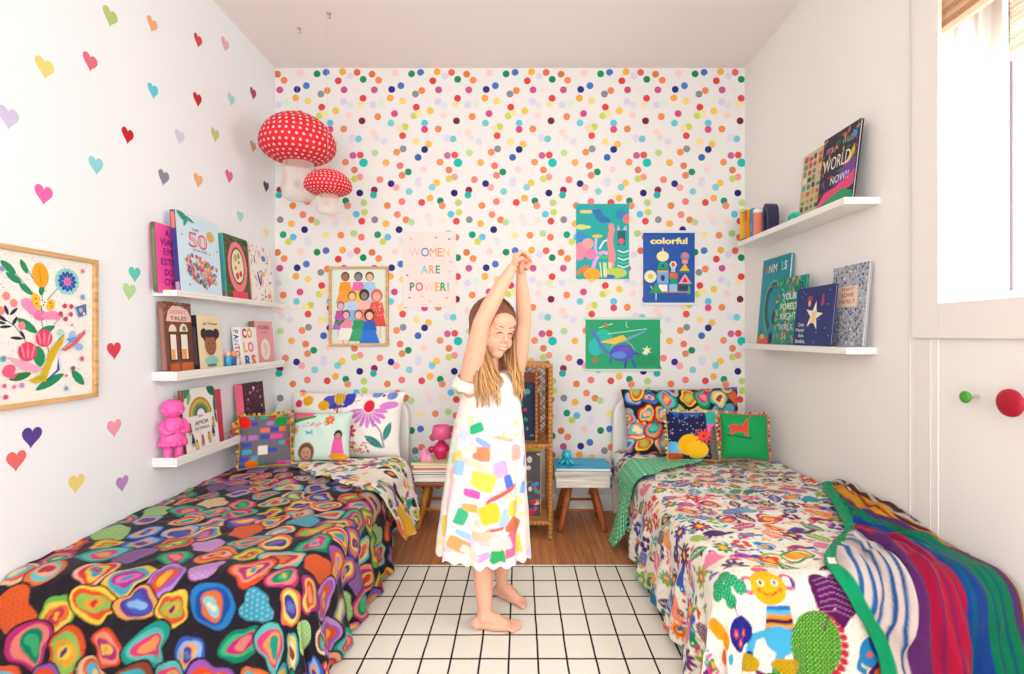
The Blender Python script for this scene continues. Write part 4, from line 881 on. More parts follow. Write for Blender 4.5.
def cloth(name, dr, cv, s0, t0, parent, lift=0, keep=None, solid=.004, extra=None, mat='fabric'):
    Sg, Tg = np.meshgrid(s0+np.linspace(0, cv.w, cv.nx), t0+np.linspace(0, cv.h, cv.ny))
    ex = extra(Sg, Tg) if extra else None
    P = dr.pts(Sg, Tg, lift, ex); k = keep(Sg, Tg) if keep else None
    o = grid_mesh(name, P, cv.colors(), mat, parent, k, 0, flip=(dr.dx > 0))
    if solid:
        m = o.modifiers.new('Solidify', 'SOLIDIFY'); m.thickness = solid; m.offset = -1
    return o
BANDS = [['#e8a83a', '#f4d04a', '#e2572f', '#8fc45a'], ['#1fa08a', '#5cc4bd', '#e0487c', '#f2a05c'], ['#3f5fb8', '#8fb8e8', '#f0a85c', '#5a3f9c'], ['#e2502c', '#f4987a', '#b8307c', '#f2c85c'],
         ['#f2c7a0', '#e8643c', '#5cc4d4', '#f0e0a0'], ['#6fb84c', '#f0d050', '#e8763c', '#c83a4c'], ['#b0368c', '#e86aa4', '#f2c44c', '#3fa8c0'], ['#2b7fc4', '#1f4f9c', '#e0703c', '#8fd0d8'],
         ['#e8763c', '#6fc4c0', '#f4b48c', '#c8304c'], ['#c48fd4', '#9c5cb8', '#e2502c', '#f2b03c'], ['#f0dcb8', '#8f4a2f', '#3fb0b8', '#f2c85c'], ['#128a6a', '#3fb87c', '#c4307c', '#f0887c'],
         ['#f4b49c', '#d83a3c', '#f0c43c', '#2f9ac0'], ['#3a3f8c', '#7f5cb4', '#f07a5c', '#f4d86a'], ['#d84a2c', '#f08a2f', '#d9484c', '#f4b89c']]
SOLID = [('#8a5a94', '#9f74a8'), ('#e4622f', '#d0542a'), ('#9cc47a', '#c8dc9c'), ('#e4c79c', '#d0ae84'), ('#c890cc', '#ddb0dc'), ('#3fa0c0', '#9cd0b0'), ('#e0807c', '#c86468')]
def agate(cv, step, rad, seed, bg='#29232b'):
    rnd = random.Random(seed); j = 0; y = -step*.3
    while y < cv.h+step:
        x = -step*.5+(step*.5 if j % 2 else 0)
        while x < cv.w+step:
            cx, cy = x+rnd.uniform(-.16, .16)*step, y+rnd.uniform(-.16, .16)*step; r = rad*rnd.uniform(.82, 1.12); asp = rnd.uniform(.95, 1.35); rot = rnd.uniform(0, 180); sd = rnd.randrange(10**6)
            cv.blob(cx, cy, r*1.10, [(1, bg)], asp, rot, sd)
            if rnd.random() < .15:
                c, d = rnd.choice(SOLID); cv.blob(cx, cy, r, [(1, c)], asp, rot, sd, speck=(.014, .014, .0032, d))
            else:
                B = rnd.choice(BANDS)[:]; k = rnd.random()
                if k < .3: B = B[1:]+B[:1]
                elif k < .5: B = B[2:]+B[:2]
                f = [(1, B[0]), (.8, B[1]), (.58, B[2]), (.36, B[3])]
                if rnd.random() < .5: f.append((.17, rnd.choice(['#f4e6c8', '#5a2f7c', '#d83a3c', '#2f8fc4', '#f2b03c'])))
                cv.blob(cx, cy, r, f, asp, rot, sd)
            x += step
        y += step*.84; j += 1
STEP = .0036
# ---- beds under the bedding
def bed(label, X0, X1, yf, ztop, hb):
    t = thing('bed', label, 'bed', ((X0+X1)/2, 2.0, 0)); cx = (X0+X1)/2; w = (X1-X0)/2
    b = MB(); b.bbox((-w+.035, yf+.04-2, .17), (w-.035, 2.84-2, ztop-.022), '#efece6'); b.build('mattress', 'fabric', t, bevel=.03, segs=3)
    b = MB(); b.bbox((-w+.045, yf+.05-2, .075), (w-.045, 2.87-2, .165), '#f1efea'); b.build('bed_frame', 'satin', t, bevel=.006)
    for sx in (-1, 1):
        for y in (yf+.1, 2.80):
            b = MB(); b.bbox((sx*(w-.08)-.025, y-2.025, .0085 if y < 2.2 else 0), (sx*(w-.08)+.025, y-2+.025, .075), '#e9e6e0'); b.build('leg', 'satin', t)
    P = []; h0, h1 = hb; hl, hr = h0-cx, h1-cx; zt = .672; rr = .115
    P = [(hl, .0), (hr, .0)]
    for k in range(9): a = k*PI/16; P.append((hr-rr+rr*math.cos(a), zt-rr+rr*math.sin(a)))
    for k in range(9): a = PI/2+k*PI/16; P.append((hl+rr+rr*math.cos(a), zt-rr+rr*math.sin(a)))
    b = MB(); b.prism(P, 2.872-2, 2.922-2, '#f0ede6'); b.build('headboard', 'satin', t, bevel=.016, segs=4)
    return t
bed('left bed with a white round-cornered headboard, under the black patterned duvet', -1.425, -.645, 1.39, .355, (-1.42, -.64))
bed('right bed with a white round-cornered headboard, under the white patterned duvet', .545, 1.30, 1.35, .375, (.535, 1.30))
# ---- left duvet
DL = Drape(-1.437, 1, 2.60, .782, 1.175, .36, seed=3)
cv = Canvas(1.16, 1.56, STEP, '#29232b'); agate(cv, .112, .050, 19); cv.a *= np.array([.74, .74, .75])
def keepL(Sg, Tg):
    a = np.maximum(Sg-.782, 0); b = np.maximum(Tg-1.175, 0); d = np.hypot(a, b)
    lim = .385+.01*np.sin(Tg*9)
    hem = np.where((Tg < .5), .385-np.maximum(.42-Tg, 0)*1.2, lim)
    return (d < hem+.0)
duv = thing('duvet', 'black duvet with agate-like blobs of every colour on the left bed', 'duvet', (0, 0, 0))
cloth('top_cover', DL, cv, 0, 0, duv, keep=keepL)
cf = Canvas(.95, .52, STEP, '#eee6d8'); rnd = random.Random(21)
PALF = ['#e8963c', '#2f8f6a', '#d9487c', '#4f7fc0', '#b8c45a', '#c0402c', '#6a4f9c', '#3fa8a0', '#f0c04c', '#3a3036']
for k in range(330):
    x, y = rnd.uniform(0, .95), rnd.uniform(0, .52); c = rnd.choice(PALF); q = rnd.random()
    if q < .35: cf.leaf(x, y, rnd.uniform(.04, .08), rnd.uniform(.015, .03), c, rnd.uniform(0, 180))
    elif q < .6: cf.blob(x, y, rnd.uniform(.01, .024), [(1, c), (.5, rnd.choice(PALF))], 1.3, rnd.uniform(0, 180), k)
    elif q < .8: cf.flower(x, y, rnd.uniform(.012, .022), 6, c, '#f0c04c')
    else: cf.line([(x, y), (x+rnd.uniform(-.05, .05), y+rnd.uniform(-.05, .05))], .003, c)
cf.poly([(.62, .28), (.72, .26), (.73, .30), (.63, .33)], '#3a2a2c'); cf.poly([(.70, .33), (.84, .30), (.86, .37), (.73, .40)], '#dfa02c'); cf.poly([(.74, .41), (.82, .39), (.83, .43), (.75, .45)], '#e8703c')
def keepF(Sg, Tg):
    lo = .06+.44*np.clip((Sg-.28)/.5, 0, 1)**.8; lo = np.where(Sg > .80, .5-(Sg-.80)*.45, lo)
    up = np.where(Sg > .80, (Sg-.80)*.55-.03, -.03)
    return (Tg < lo) & (Sg > .30) & (Tg > up) & (Sg < 1.075)
DF = Drape(-1.437, 1, 2.60, .782, 1.175, .36, seed=3, flare=.34)
Sg, Tg = None, None
cloth('folded_back_edge', DF, cf, .22, -.02, duv, lift=.016, keep=keepF, solid=.005, extra=lambda a, b: .008*vnoise(a, b, .1, 77)+.006)
# ---- right duvet
DR = Drape(1.312, -1, 2.60, .725, 1.225, .38, seed=13, flare=.10)
cv = Canvas(1.10, 1.66, STEP, '#ebe5d6'); rnd = random.Random(31)
for k in range(5200):        # scattered tiny dots of the print
    cv.ell(rnd.uniform(0, 1.1), rnd.uniform(0, 1.66), .0017, .0017, rnd.choice(['#b9a98f', '#8fae6a', '#d9a04c', '#d98a9c', '#9aa890']))
PALR = ['#d9483c', '#2f8f5a', '#e89a2c', '#4a4fa8', '#c8387c', '#3fa0b8', '#7a2f5c', '#8fb03c', '#f07a5c', '#2b6fb4', '#e86aa0', '#5a2f6a']
def motif(x, y, k, rnd):
    q = rnd.random(); c = rnd.choice(PALR); d = rnd.choice(PALR); rot = rnd.uniform(0, 180); s_ = rnd.uniform(.8, 1.2)
    if q < .22: cv.leaf(x, y, .085*s_, .045*s_, c, rot); cv.leaf(x, y, .07*s_, .030*s_, c, rot, vein='#f0e2c8')
    elif q < .40:
        cv.flower(x, y, .034*s_, rnd.choice([6, 8, 10]), c, '#f2c43c', rot, mid=d)
    elif q < .58: cv.blob(x, y, .030*s_, [(1, c), (.78, '#f0e2c0'), (.68, d), (.35, '#f2b43c')], 1.35, rot, k, speck=None)
    elif q < .72: cv.blob(x, y, .026*s_, [(1, c)], 1.5, rot, k, speck=(.008, .008, .0018, '#f2e6cc'))
    elif q < .86:      # small bird or beast
        cv.blob(x, y, .022*s_, [(1, c), (.6, d)], 1.5, 0, k); cv.ell(x+.03*s_, y+.018, .013, .012, c); cv.leaf(x-.04*s_, y+.004, .045, .018, d, 20); cv.line([(x-.006, y), (x-.010, y+.035)], .003, c); cv.line([(x+.01, y), (x+.012, y+.035)], .003, c)
        cv.ell(x+.032*s_, y+.016, .003, .003, '#f4f0e4')
    else:
        cv.line([(x, y+.04), (x, y-.02)], .003, d)
        for a in range(5): cv.ell(x+.022*math.cos(a*1.26), y-.022+.016*math.sin(a*1.26), .011, .011, c)
        cv.leaf(x-.015, y+.02, .03, .012, d, 30); cv.leaf(x+.015, y+.02, .03, .012, d, -30)
for j in range(22):
    for i in range(15):
        x = i*.078+(.039 if j % 2 else 0)+rnd.uniform(-.013, .013); y = j*.076+rnd.uniform(-.013, .013)
        motif(x, y, j*31+i, rnd)
        cv.leaf(x+.037, y+.03, .03, .01, rnd.choice(PALR), rnd.uniform(0, 180)); cv.ell(x-.035, y+.034, .006, .006, rnd.choice(PALR))
for k in range(420):
    x, y = rnd.uniform(0, 1.1), rnd.uniform(0, 1.66); c = rnd.choice(PALR)
    if k % 3 == 0: cv.leaf(x, y, .028, .010, c, rnd.uniform(0, 180))
    elif k % 3 == 1: cv.flower(x, y, .011, 6, c, '#f2c43c')
    else: cv.line([(x, y), (x+rnd.uniform(-.02, .02), y+rnd.uniform(-.02, .02))], .0028, c)
# the larger animals across the foot end; x to the viewer's right, y up, metres
S0, T0 = .655, 1.275
def Q(x, y): return (S0-x, T0-y)
def E(x, y, rx, ry, c, rot=0, speck=None): cv.ell(S0-x, T0-y, rx, ry, c, rot, speck)
cv.poly([Q(-.27, .07), Q(.13, .07), Q(.30, .0), Q(.36, -.10), Q(.36, -.36), Q(-.27, -.36)], '#f0e9dc')
for k in range(420):
    x, y = rnd.uniform(-.27, .34), rnd.uniform(-.36, .06); E(x, y, .002, .002, rnd.choice(['#c9963c', '#8fae6a', '#b9a98f', '#d98a9c']))
E(0, .05, .022, .016, '#e66a7c'); E(-.05, .004, .021, .022, '#e66a7c'); E(.055, .012, .021, .022, '#e66a7c'); E(-.05, .004, .012, .013, '#f4e6e0'); E(.055, .012, .012, .013, '#f4e6e0'); E(-.062, .0, .004, .016, '#2f4f9c'); E(.068, .008, .004, .016, '#2f4f9c')
E(0, 0, .046, .040, '#f2b21c')
for sx in (-.017, .019): E(sx, .008, .009, .007, '#f4f0e4'); E(sx, .008, .0045, .005, '#2b2430'); E(sx*1.5, -.008, .006, .005, '#e8703c')
cv.line([Q(-.016, -.014), Q(-.006, -.019), Q(.008, -.019), Q(.018, -.012)], .004, '#c0302c')
for i, c in enumerate(['#2b7fc4', '#5cb4d8', '#e8963c', '#4a1f3c', '#e8a04c', '#3f8fc0']): cv.poly([Q(-.012-.001*i, -.042-.011*i), Q(.048+.002*i, -.040-.011*i), Q(.050+.002*i, -.052-.011*i), Q(-.012-.001*i, -.054-.011*i)], c)
E(.02, -.125, .038, .034, '#4fb0d4'); cv.line([Q(-.01, -.11), Q(-.05, -.12), Q(-.06, -.155)], .02, '#4fb0d4'); cv.line([Q(.02, -.14), Q(.005, -.20)], .02, '#4fb0d4'); E(-.06, -.165, .009, .011, '#1f2f5c'); E(.004, -.207, .009, .009, '#1f2f5c')
for a in range(0, 200, 12):
    aa = math.radians(75-a); E(.115+.072*math.cos(aa), -.145+.095*math.sin(aa), .009, .009, '#c8304c')
E(.112, -.145, .068, .092, '#3f8f2f', speck='#bfe07a'); E(.065, -.20, .07, .035, '#3f8f2f', 12, speck='#bfe07a'); E(.02, -.15, .05, .05, '#f0e9dc') if False else None
cv.line([Q(.08, -.225), Q(-.01, -.218)], .02, '#3f8f2f'); cv.poly([Q(-.01, -.215), Q(-.06, -.19), Q(-.035, -.225), Q(-.055, -.26), Q(-.005, -.235)], '#7a2f5c')
E(-.075, -.185, .04, .024, '#c9a41c', speck='#8f7a1c'); E(.03, -.185, .035, .02, '#c9a41c', speck='#8f7a1c')
cv.line([Q(.14, -.11), Q(.165, .0)], .004, '#7a2f5c'); E(.145, -.01, .034, .050, '#5f1f5c', 0); E(.195, -.02, .034, .055, '#5f1f5c', 10); cv.poly([Q(.12, -.045), Q(.22, -.06), Q(.185, -.10), Q(.16, -.07)], '#5f1f5c')
for k in range(7): cv.line([Q(.168, .03-.014*k), Q(.128, .015-.012*k)], .002, '#c887b8'); cv.line([Q(.168, .03-.014*k), Q(.215, .01-.014*k)], .002, '#c887b8')
for x, y in [(-.115, .0), (-.09, .02), (-.125, .03), (-.10, .045), (-.14, .01), (-.075, .0), (-.11, -.025)]: E(x, y, .018, .018, '#1f9a6a', speck='#7fd0a0')
cv.line([Q(-.105, -.03), Q(-.10, -.06)], .004, '#3f5f4c'); E(-.10, -.105, .05, .042, '#2f2f8c'); 
for x, y in [(-.12, -.1), (-.08, -.11), (-.105, -.125)]: cv.flower(S0-x, T0-y, .012, 5, '#d9486c', '#f2c43c')
E(.275, -.03, .032, .045, '#1f7fc0', 0); E(.29, -.03, .036, .038, '#e8a02c'); cv.line([Q(.285, -.06), Q(.28, -.10)], .004, '#c8304c'); cv.line([Q(.30, -.06), Q(.305, -.10)], .004, '#c8304c')
E(.265, -.16, .045, .04, '#2f8fc4'); E(.285, -.135, .032, .036, '#1f4f9c'); cv.line([Q(.235, -.15), Q(.215, -.19), Q(.235, -.205)], .014, '#2f8fc4'); E(.252, -.165, .008, .008, '#e8703c')
for i, c in enumerate(['#5f1f5c', '#e8703c', '#c8307c', '#e8a02c', '#3f8fa8', '#c8304c']): cv.line([Q(.25+.02*i, -.215+.004*i), Q(.30+.016*i, -.165-.012*i)], .016, c)
E(-.2, -.05, .022, .05, '#f2a01c', 20); E(-.18, -.10, .025, .022, '#f2a01c'); E(-.22, -.13, .022, .022, '#e8643c'); E(-.17, -.15, .014, .014, '#3fa8b8'); cv.line([Q(-.22, -.15), Q(-.22, -.2)], .003, '#3a3f8c')
E(.17, -.30, .03, .02, '#e0402c'); E(.05, -.30, .045, .016, '#2f3f8c'); E(-.06, -.28, .028, .01, '#3fa8b8'); E(.14, -.255, .008, .008, '#3fa8b8')
cv.a = cv.a**1.12*np.array([.93, .94, .94])
duv2 = thing('duvet', 'white duvet printed with bright animals, leaves and flowers on the right bed', 'duvet', (0, 0, 0))
def keepR(Sg, Tg):
    a = np.maximum(Sg-.725, 0); b = np.maximum(Tg-1.225, 0); d = np.hypot(a, b)
    return d < np.where((a > 0) & (b > 0), .50, np.where(Tg < .5, .40-(.5-Tg)*.35, .405))
cloth('top_cover', DR, cv, 0, 0, duv2, keep=keepR)
cg = Canvas(.80, .62, .0036, '#22a868')
y = .006
for j in range(60):
    x0 = .007 if j % 2 else 0
    for i in range(60):
        cg.line([(x0+i*.022, y), (x0+i*.022+.013, y)], .0030, '#d6f0de')
        if (i+j) % 2: cg.line([(x0+i*.022, y), (x0+i*.022+.002, y+.012)], .0018, '#bfe6cc')
    y += .0125
def keepG(Sg, Tg):
    lo = .10+.26*np.clip((Sg-.35)/.42, 0, 1)**1.1; lo = np.where(Sg > .80, .36-(Sg-.80)*.40, lo)
    up = np.where(Sg > .78, .10+(Sg-.78)*.05, -.01+.11*np.clip((Sg-.5)/.28, 0, 1))
    return (Tg < lo) & (Tg > up) & (Sg > .40) & (Sg < 1.12)
DG = Drape(1.312, -1, 2.60, .725, 1.225, .38, seed=13, flare=.17)
cloth('green_reverse_fold', DG, cg, .38, -.02, duv2, lift=.016, keep=keepG, solid=.006, extra=lambda a, b: .007*vnoise(a, b, .09, 55)+.007)
# patterned sheet beside the pillow
cs = Canvas(.30, .26, .004, '#e9e4dd'); rnd = random.Random(5)
for k in range(60): cs.blob(rnd.uniform(0, .3), rnd.uniform(0, .26), .012, [(1, '#2f2b34'), (.55, rnd.choice(['#e9e4dd', '#c8406a', '#5a5f8c']))], 1.4, rnd.uniform(0, 180), k)
sh = Drape(1.312, -1, 2.86, .725, 1.6, .372, seed=40, flare=.05)
sheet = cloth('fitted_sheet', sh, cs, .58, 0, None, lift=.004, keep=None, solid=.003)
tag(sheet, 'white bed sheet with black ornaments, showing beside the right pillow', 'sheet')
# ---- striped blanket
def stripe_col(q):
    out = np.zeros(q.shape+(3,)); E_ = [(-9, '#6a3f2c'), (.012, '#e6ddcc'), (.022, '#6a3f2c'), (.034, '#e6ddcc'), (.042, '#6a3f2c'), (.052, '#e59a1c'), (.066, '#7a3f34'), (.071, '#e59a1c'), (.085, '#7a3f34'), (.090, '#e8a62c'), (.104, '#7a3f34'), (.109, '#5f3f7c'), (.124, '#128a5f'), (.142, '#1a5f7c'), (.147, '#128a5f'),
        (.162, '#1a5f7c'), (.167, '#128a5f'), (.182, '#1f4fa0'), (.208, '#1a6a94'), (.216, '#1f4fa0'), (.226, '#c01f4c'), (.240, '#8f2a5f'), (.246, '#c01f4c'), (.262, '#8f2a5f'), (.268, '#c8244c'), (.284, '#8f2a5f'), (.290, '#c01f4c'), (.306, '#6a3478'), (.346, '#e8e0d4'), (.358, '#1f5f9c'), (.364, '#e8e0d4'), (.378, '#1f5f9c'), (.386, '#e8e0d4'), (.396, '#1f5f9c'), (.402, '#e8e0d4'), (.418, '#2270b4'), (.430, '#e8e0d4'), (.444, '#2270b4'), (.456, '#e8e0d4')]
    for q0, c in E_: out[q >= q0] = lin(c)
    return out
def Sb(T): 
    x = [.50, .62, .80, .95, 1.08, 1.18, 1.26, 1.32, 1.40, 1.68]; y = [.045, .10, .17, .235, .36, .455, .485, .445, .395, .375]
    return sum(np.interp(T+o_, x, y) for o_ in np.linspace(-.05, .05, 11))/11
Fr, Tg = np.meshgrid(np.linspace(0, 1, 190), .52+np.linspace(0, 1.15, 330)); Sg = Fr*Sb(Tg)
def blanket_q(Sg, Tg):
    tt = np.clip((Tg-.95)/.4, 0, 1)
    return (Sg+.008*vnoise(Tg, Sg, .16, 3))*(1.1-.33*tt)+.10*np.clip((Tg-.88)/.25, 0, 1)
q = blanket_q(Sg, Tg)
Cb = sum(stripe_col(q+o_*.0008) for o_ in range(-2, 3))/5; bd = Sb(Tg)-Sg
kk = np.clip((.034-bd)/.003+.5, 0, 1)[..., None]; Cb = Cb*np.array([.72, .66, .68]); Cb = Cb*(1-kk)+np.array(lin('#12905f'))*kk
lab_ = (np.abs(Tg-1.205) < .020) & (bd < .031) & (bd > .008); Cb[lab_] = lin('#efe9dc')
fold = .012*np.sin(q*2*PI/.085+2.5*vnoise(Tg, Sg, .30, 8))*np.clip((Tg-.5)/.3, .2, 1)+.007*np.sin(q*2*PI/.038+3*vnoise(Tg, Sg, .15, 18))+.012*vnoise(Sg, Tg, .07, 6)+.006*np.sin((Tg+Sg*.8)*2*PI/.09)*np.clip((1.25-Tg)/.2, 0, 1)
fold = np.maximum((fold+.018)*np.clip(bd/.06, .15, 1), 0)+.012*np.exp(-((Sg-.06)/.09)**2)*np.clip((1.1-Tg)/.3, 0, 1)
fold = fold*(1-.85*np.exp(-(Sg/.16)**2)*np.clip((Tg-.85)/.3, 0, 1))-.012*np.exp(-(Sg/.2)**2)*np.clip((Tg-.85)/.3, 0, 1)
DB = Drape(1.312, -1, 2.60, .725, 1.225, .38, seed=13, flare=.16, puff=1.0)
Pb = DB.pts(Sg, Tg, .015, np.maximum(fold, -.003)); Pb[..., 0] = np.minimum(Pb[..., 0], 1.318)
bl = thing('striped_blanket', 'knitted blanket of rainbow stripes with a green border, heaped along the right wall', 'blanket', (0, 0, 0))
bc = grid_mesh('blanket_cloth', Pb, Cb, 'knit', bl); m_ = bc.modifiers.new('Solidify', 'SOLIDIFY'); m_.thickness = .006; m_.offset = -1
# ---- pillows and cushions
def cushion(label, cat, w, h, t, cvp, loc, rot, name, back='#e9e4dc', trim=None, seed=0, step=None, mat='fabric', group=None):
    o = thing(name, label, cat, loc, rot, group)
    ny, nx = cvp.ny, cvp.nx; U, V = np.meshgrid(np.linspace(-1, 1, nx), np.linspace(-1, 1, ny))
    th = t/2*np.clip((1-U**4)*(1-V**4), 0, 1)**.55
    X = w/2*U*(1-.055*(1-V**2)); Z = h/2*(V*(1-.055*(1-U**2)))+h/2
    wr = .004*vnoise(X*1.3+Z, Z-X, .07, seed)*np.clip(th/(t/2), 0, 1)
    P = np.stack([X, -th-wr, Z], -1); f = grid_mesh('front_panel', P, cvp.colors(), mat, o)
    C2 = np.zeros((ny, nx, 3)); C2[:] = lin(back); P2 = np.stack([X, th+wr, Z], -1); grid_mesh('back_panel', P2[::3, ::3], C2[::3, ::3], mat, o, flip=True)
    if trim:
        b = MB(); per = []
        N = int((w+h)*2/.021)
        for k in range(N):
            s_ = k/N*4
            if s_ < 1: u, v = -1+2*s_, -1
            elif s_ < 2: u, v = 1, -1+2*(s_-1)
            elif s_ < 3: u, v = 1-2*(s_-2), 1
            else: u, v = -1, 1-2*(s_-3)
            per.append((w/2*u*(1-.055*(1-v*v))*1.0, 0, h/2*(v*(1-.055*(1-u*u)))+h/2))
        b.tube(per+[per[0]], .003, trim[0], 6)
        for k, p in enumerate(per):
            d = Vector((p[0], 0, p[2]-h/2)).normalized(); c = Vector(p)+d*.0085
            if c.z < .004: continue
            b.ell(c, (.0075, .0075, .0075), trim[k % len(trim)], 8, 6)
        b.build('pompom_trim', 'fabric', o)
    return o
# floral pillow
cv = Canvas(.64, .37, .004, '#f1ede4'); w = .64
def fx(px): return (px-284)/116*.64
def fy(py): return (466-py)/70*.37
cv.poly([(fx(322), fy(402)), (fx(333), fy(399)), (fx(342), fy(412)), (fx(352), fy(398)), (fx(352), fy(405)), (fx(346), fy(414)), (fx(328), fy(416))], '#3f3fa0')
cv.ell(fx(327), fy(407), .035, .035, '#4a50b4'); cv.ell(fx(347), fy(404), .035, .042, '#3a44b0'); cv.ell(fx(337), fy(403), .030, .045, '#e8b82c', 15)
for k in range(3): cv.line([(fx(333+3*k), fy(396)), (fx(336+3*k), fy(410))], .003, '#5a4a1c')
for k in range(6): cv.ell(fx(329+5*k), fy(396-(k % 2)), .005, .005, '#3a2f4a')
cv.line([(fx(337), fy(413)), (fx(336), fy(430)), (fx(338), fy(452))], .010, '#b03a6c')
for k in range(8): cv.ell(fx(337+(k % 3-1)*3), fy(416+k*4), .007, .007, '#d83a5c')
cv.line([(fx(341), fy(413)), (fx(340), fy(430))], .004, '#9ac4c0'); cv.leaf(fx(346), fy(429), .085, .028, '#3fa89c', 32)
for k in range(9): a = 184+k*21.5; cv.ell(fx(369)+.066*math.cos(math.radians(a)), fy(415)+.066*math.sin(math.radians(a))*.9-.012, .046, .0155, '#f1ede4', a); cv.ell(fx(369)+.066*math.cos(math.radians(a)), fy(415)+.066*math.sin(math.radians(a))*.9-.012, .042, .0125, ['#d884cc', '#cf7ac4'][k % 2], a)
cv.ell(fx(388), fy(412), .05, .022, '#d884cc', 10); pass
cv.ell(fx(369), fy(413), .030, .036, '#dc2a44'); cv.line([(fx(377), fy(432)), (fx(383), fy(440)), (fx(386), fy(455))], .006, '#3a3f5c')
cv.leaf(fx(376), fy(450), .12, .042, '#1f6f6c', -32, vein='#5fb0a4'); cv.leaf(fx(389), fy(439), .11, .036, '#1f7a74', 72, vein='#5fb0a4')
cv.ell(fx(374), fy(399), .028, .024, '#5f84d0', speck='#dfe6f4'); cv.ell(fx(389), fy(401), .028, .026, '#5f84d0', speck='#dfe6f4'); cv.ell(fx(381), fy(401), .008, .01, '#3a4f9c')
cv.flower(fx(350), fy(440), .045, 8, '#e23a6a', '#b01f4c', 10, mid='#f0688c')
cv.ell(fx(295), fy(410), .022, .022, '#d8386a'); cv.ell(fx(305), fy(407), .03, .03, '#f0b41c', speck='#5a4a1c'); cv.ell(fx(322), fy(412), .032, .028, '#f0b41c', speck='#5a4a1c'); cv.flower(fx(298), fy(399), .025, 6, '#f4c89a', '#e8963c')
rnd = random.Random(8)
for k in range(70): cv.ell(fx(rnd.uniform(338, 372)), fy(rnd.uniform(450, 462)), .006, .005, rnd.choice(['#d83a4c', '#e8963c', '#e8c44c', '#8fae6a', '#d8688c']))
for k in range(14): cv.ell(fx(rnd.uniform(352, 360)), fy(rnd.uniform(395, 410)), .004, .003, '#e07a9c')
cushion('large white pillow with a blue tulip and a pink coneflower on the left bed', 'pillow', .64, .37, .14, cv, (-.968, 2.715, .356), (-.30, 0, 0), 'pillow', seed=2)
cv = Canvas(.25, .26, .004, '#6f6a70'); rnd = random.Random(14)
for i in range(6):
    for j in range(8):
        if rnd.random() < .52:
            x = i*.044+rnd.choice([0, .014]); y = j*.034
            cv.rect(x, y, x+rnd.choice([.032, .046]), y+.023, rnd.choice(['#e04f9c', '#3fa8c8', '#2f9c6a', '#e8702c', '#3f4fb0', '#c8a02c', '#d02f2c', '#2fb08a', '#b878c0', '#e8765c']))
cv.rect(.09, .06, .135, .105, '#e6e2d8'); cv.ell(.03, .225, .03, .03, '#e0281c'); cv.ell(.2, .22, .032, .026, '#1f8f4a'); cv.ell(.06, .02, .03, .02, '#e8761c')
cushion('small grey patchwork cushion with yellow pompoms, leftmost on the left bed', 'cushion', .235, .255, .09, cv, (-1.242, 2.44, .386), (-.20, 0, .48), 'cushion', back='#5f5a60', trim=['#e8b82c', '#b0a030', '#8f6a2c'], seed=4)
cv = Canvas(.31, .26, .004, '#cfe6da')
cv.poly([(0, .26), (.12, .26), (.11, .235), (0, .205)], '#e2647c'); cv.poly([(.01, .195), (.13, .232), (.13, .243), (.01, .218)], '#2f8f4c')
cv.flower(.205, .215, .028, 7, '#e8684c', '#f0b83c'); cv.flower(.02, .16, .022, 7, '#f0a04c', '#d87a2c')
cv.leaf(.10, .145, .04, .012, '#5fb0e0', 20); cv.leaf(.115, .15, .035, .010, '#5fb0e0', 100); cv.leaf(.09, .15, .03, .008, '#3f8fd0', -20)
cv.ell(.095, .045, .042, .05, '#6a4a34'); cv.ell(.095, .036, .027, .034, '#c49478'); cv.ell(.085, .042, .005, .003, '#2f241c'); cv.ell(.105, .042, .005, .003, '#2f241c'); cv.ell(.095, .02, .008, .003, '#b04a44')
for k in range(24): cv.ell(.095+.038*math.cos(k*.26), .045+.046*math.sin(k*.26), .005, .005, '#8f6a44')
cv.poly([(.22, .02), (.29, .02), (.275, .13), (.24, .13)], '#e85ca4'); cv.ell(.257, .135, .021, .025, '#3f2c30'); cv.ell(.257, .127, .014, .016, '#b48a7c'); cv.ell(.26, .02, .05, .018, '#f0942c'); cv.rect(.23, 0, .29, .02, '#f0b43c')
rnd = random.Random(2)
for k in range(40): cv.ell(rnd.uniform(.03, .2), rnd.uniform(.18, .2), .003, .003, '#d8684c')
cushion('mint green cushion with a little figure in a pink cloak on the left bed', 'cushion', .30, .25, .09, cv, (-1.02, 2.54, .388), (-.28, 0, .06), 'cushion', back='#cfe6da', seed=6)
cv = Canvas(.66, .37, .004, '#29232b'); agate(cv, .098, .048, 77)
cushion('large black pillow with agate blobs against the right headboard', 'pillow', .66, .37, .14, cv, (.905, 2.715, .378), (-.30, -.02, 0), 'pillow', back='#29232b', seed=9)
cv = Canvas(.255, .245, .0035, '#23264a'); rnd = random.Random(9)
for k in range(120): cv.ell(rnd.uniform(0, .25), rnd.uniform(0, .24), .0022, .0022, '#e6e8f4')
for x in (.05, .10, .15): cv.poly([(x-.025, .245), (x+.025, .245), (x, .205)], '#2456c0')
cv.rect(.195, .18, .255, .245, '#2fb0a0'); cv.rect(.195, .12, .255, .18, '#e864a8'); cv.ell(.235, .07, .03, .1, '#2a2030', speck='#e8d8c0')
cv.ell(.02, .05, .045, .04, '#5fb8e0'); cv.ell(.02, .015, .05, .022, '#c8502c'); cv.ell(.10, .075, .058, .052, '#f0b41c', 20, speck='#d99a14'); cv.ell(.14, .05, .055, .045, '#f2bc24')
for k in range(10): a = k*36; cv.poly([(.175+.012*math.cos(math.radians(a-60)), .118+.012*math.sin(math.radians(a-60))), (.175+.055*math.cos(math.radians(a)), .118+.045*math.sin(math.radians(a))), (.175+.012*math.cos(math.radians(a+60)), .118+.012*math.sin(math.radians(a+60)))], '#ea4a3c')
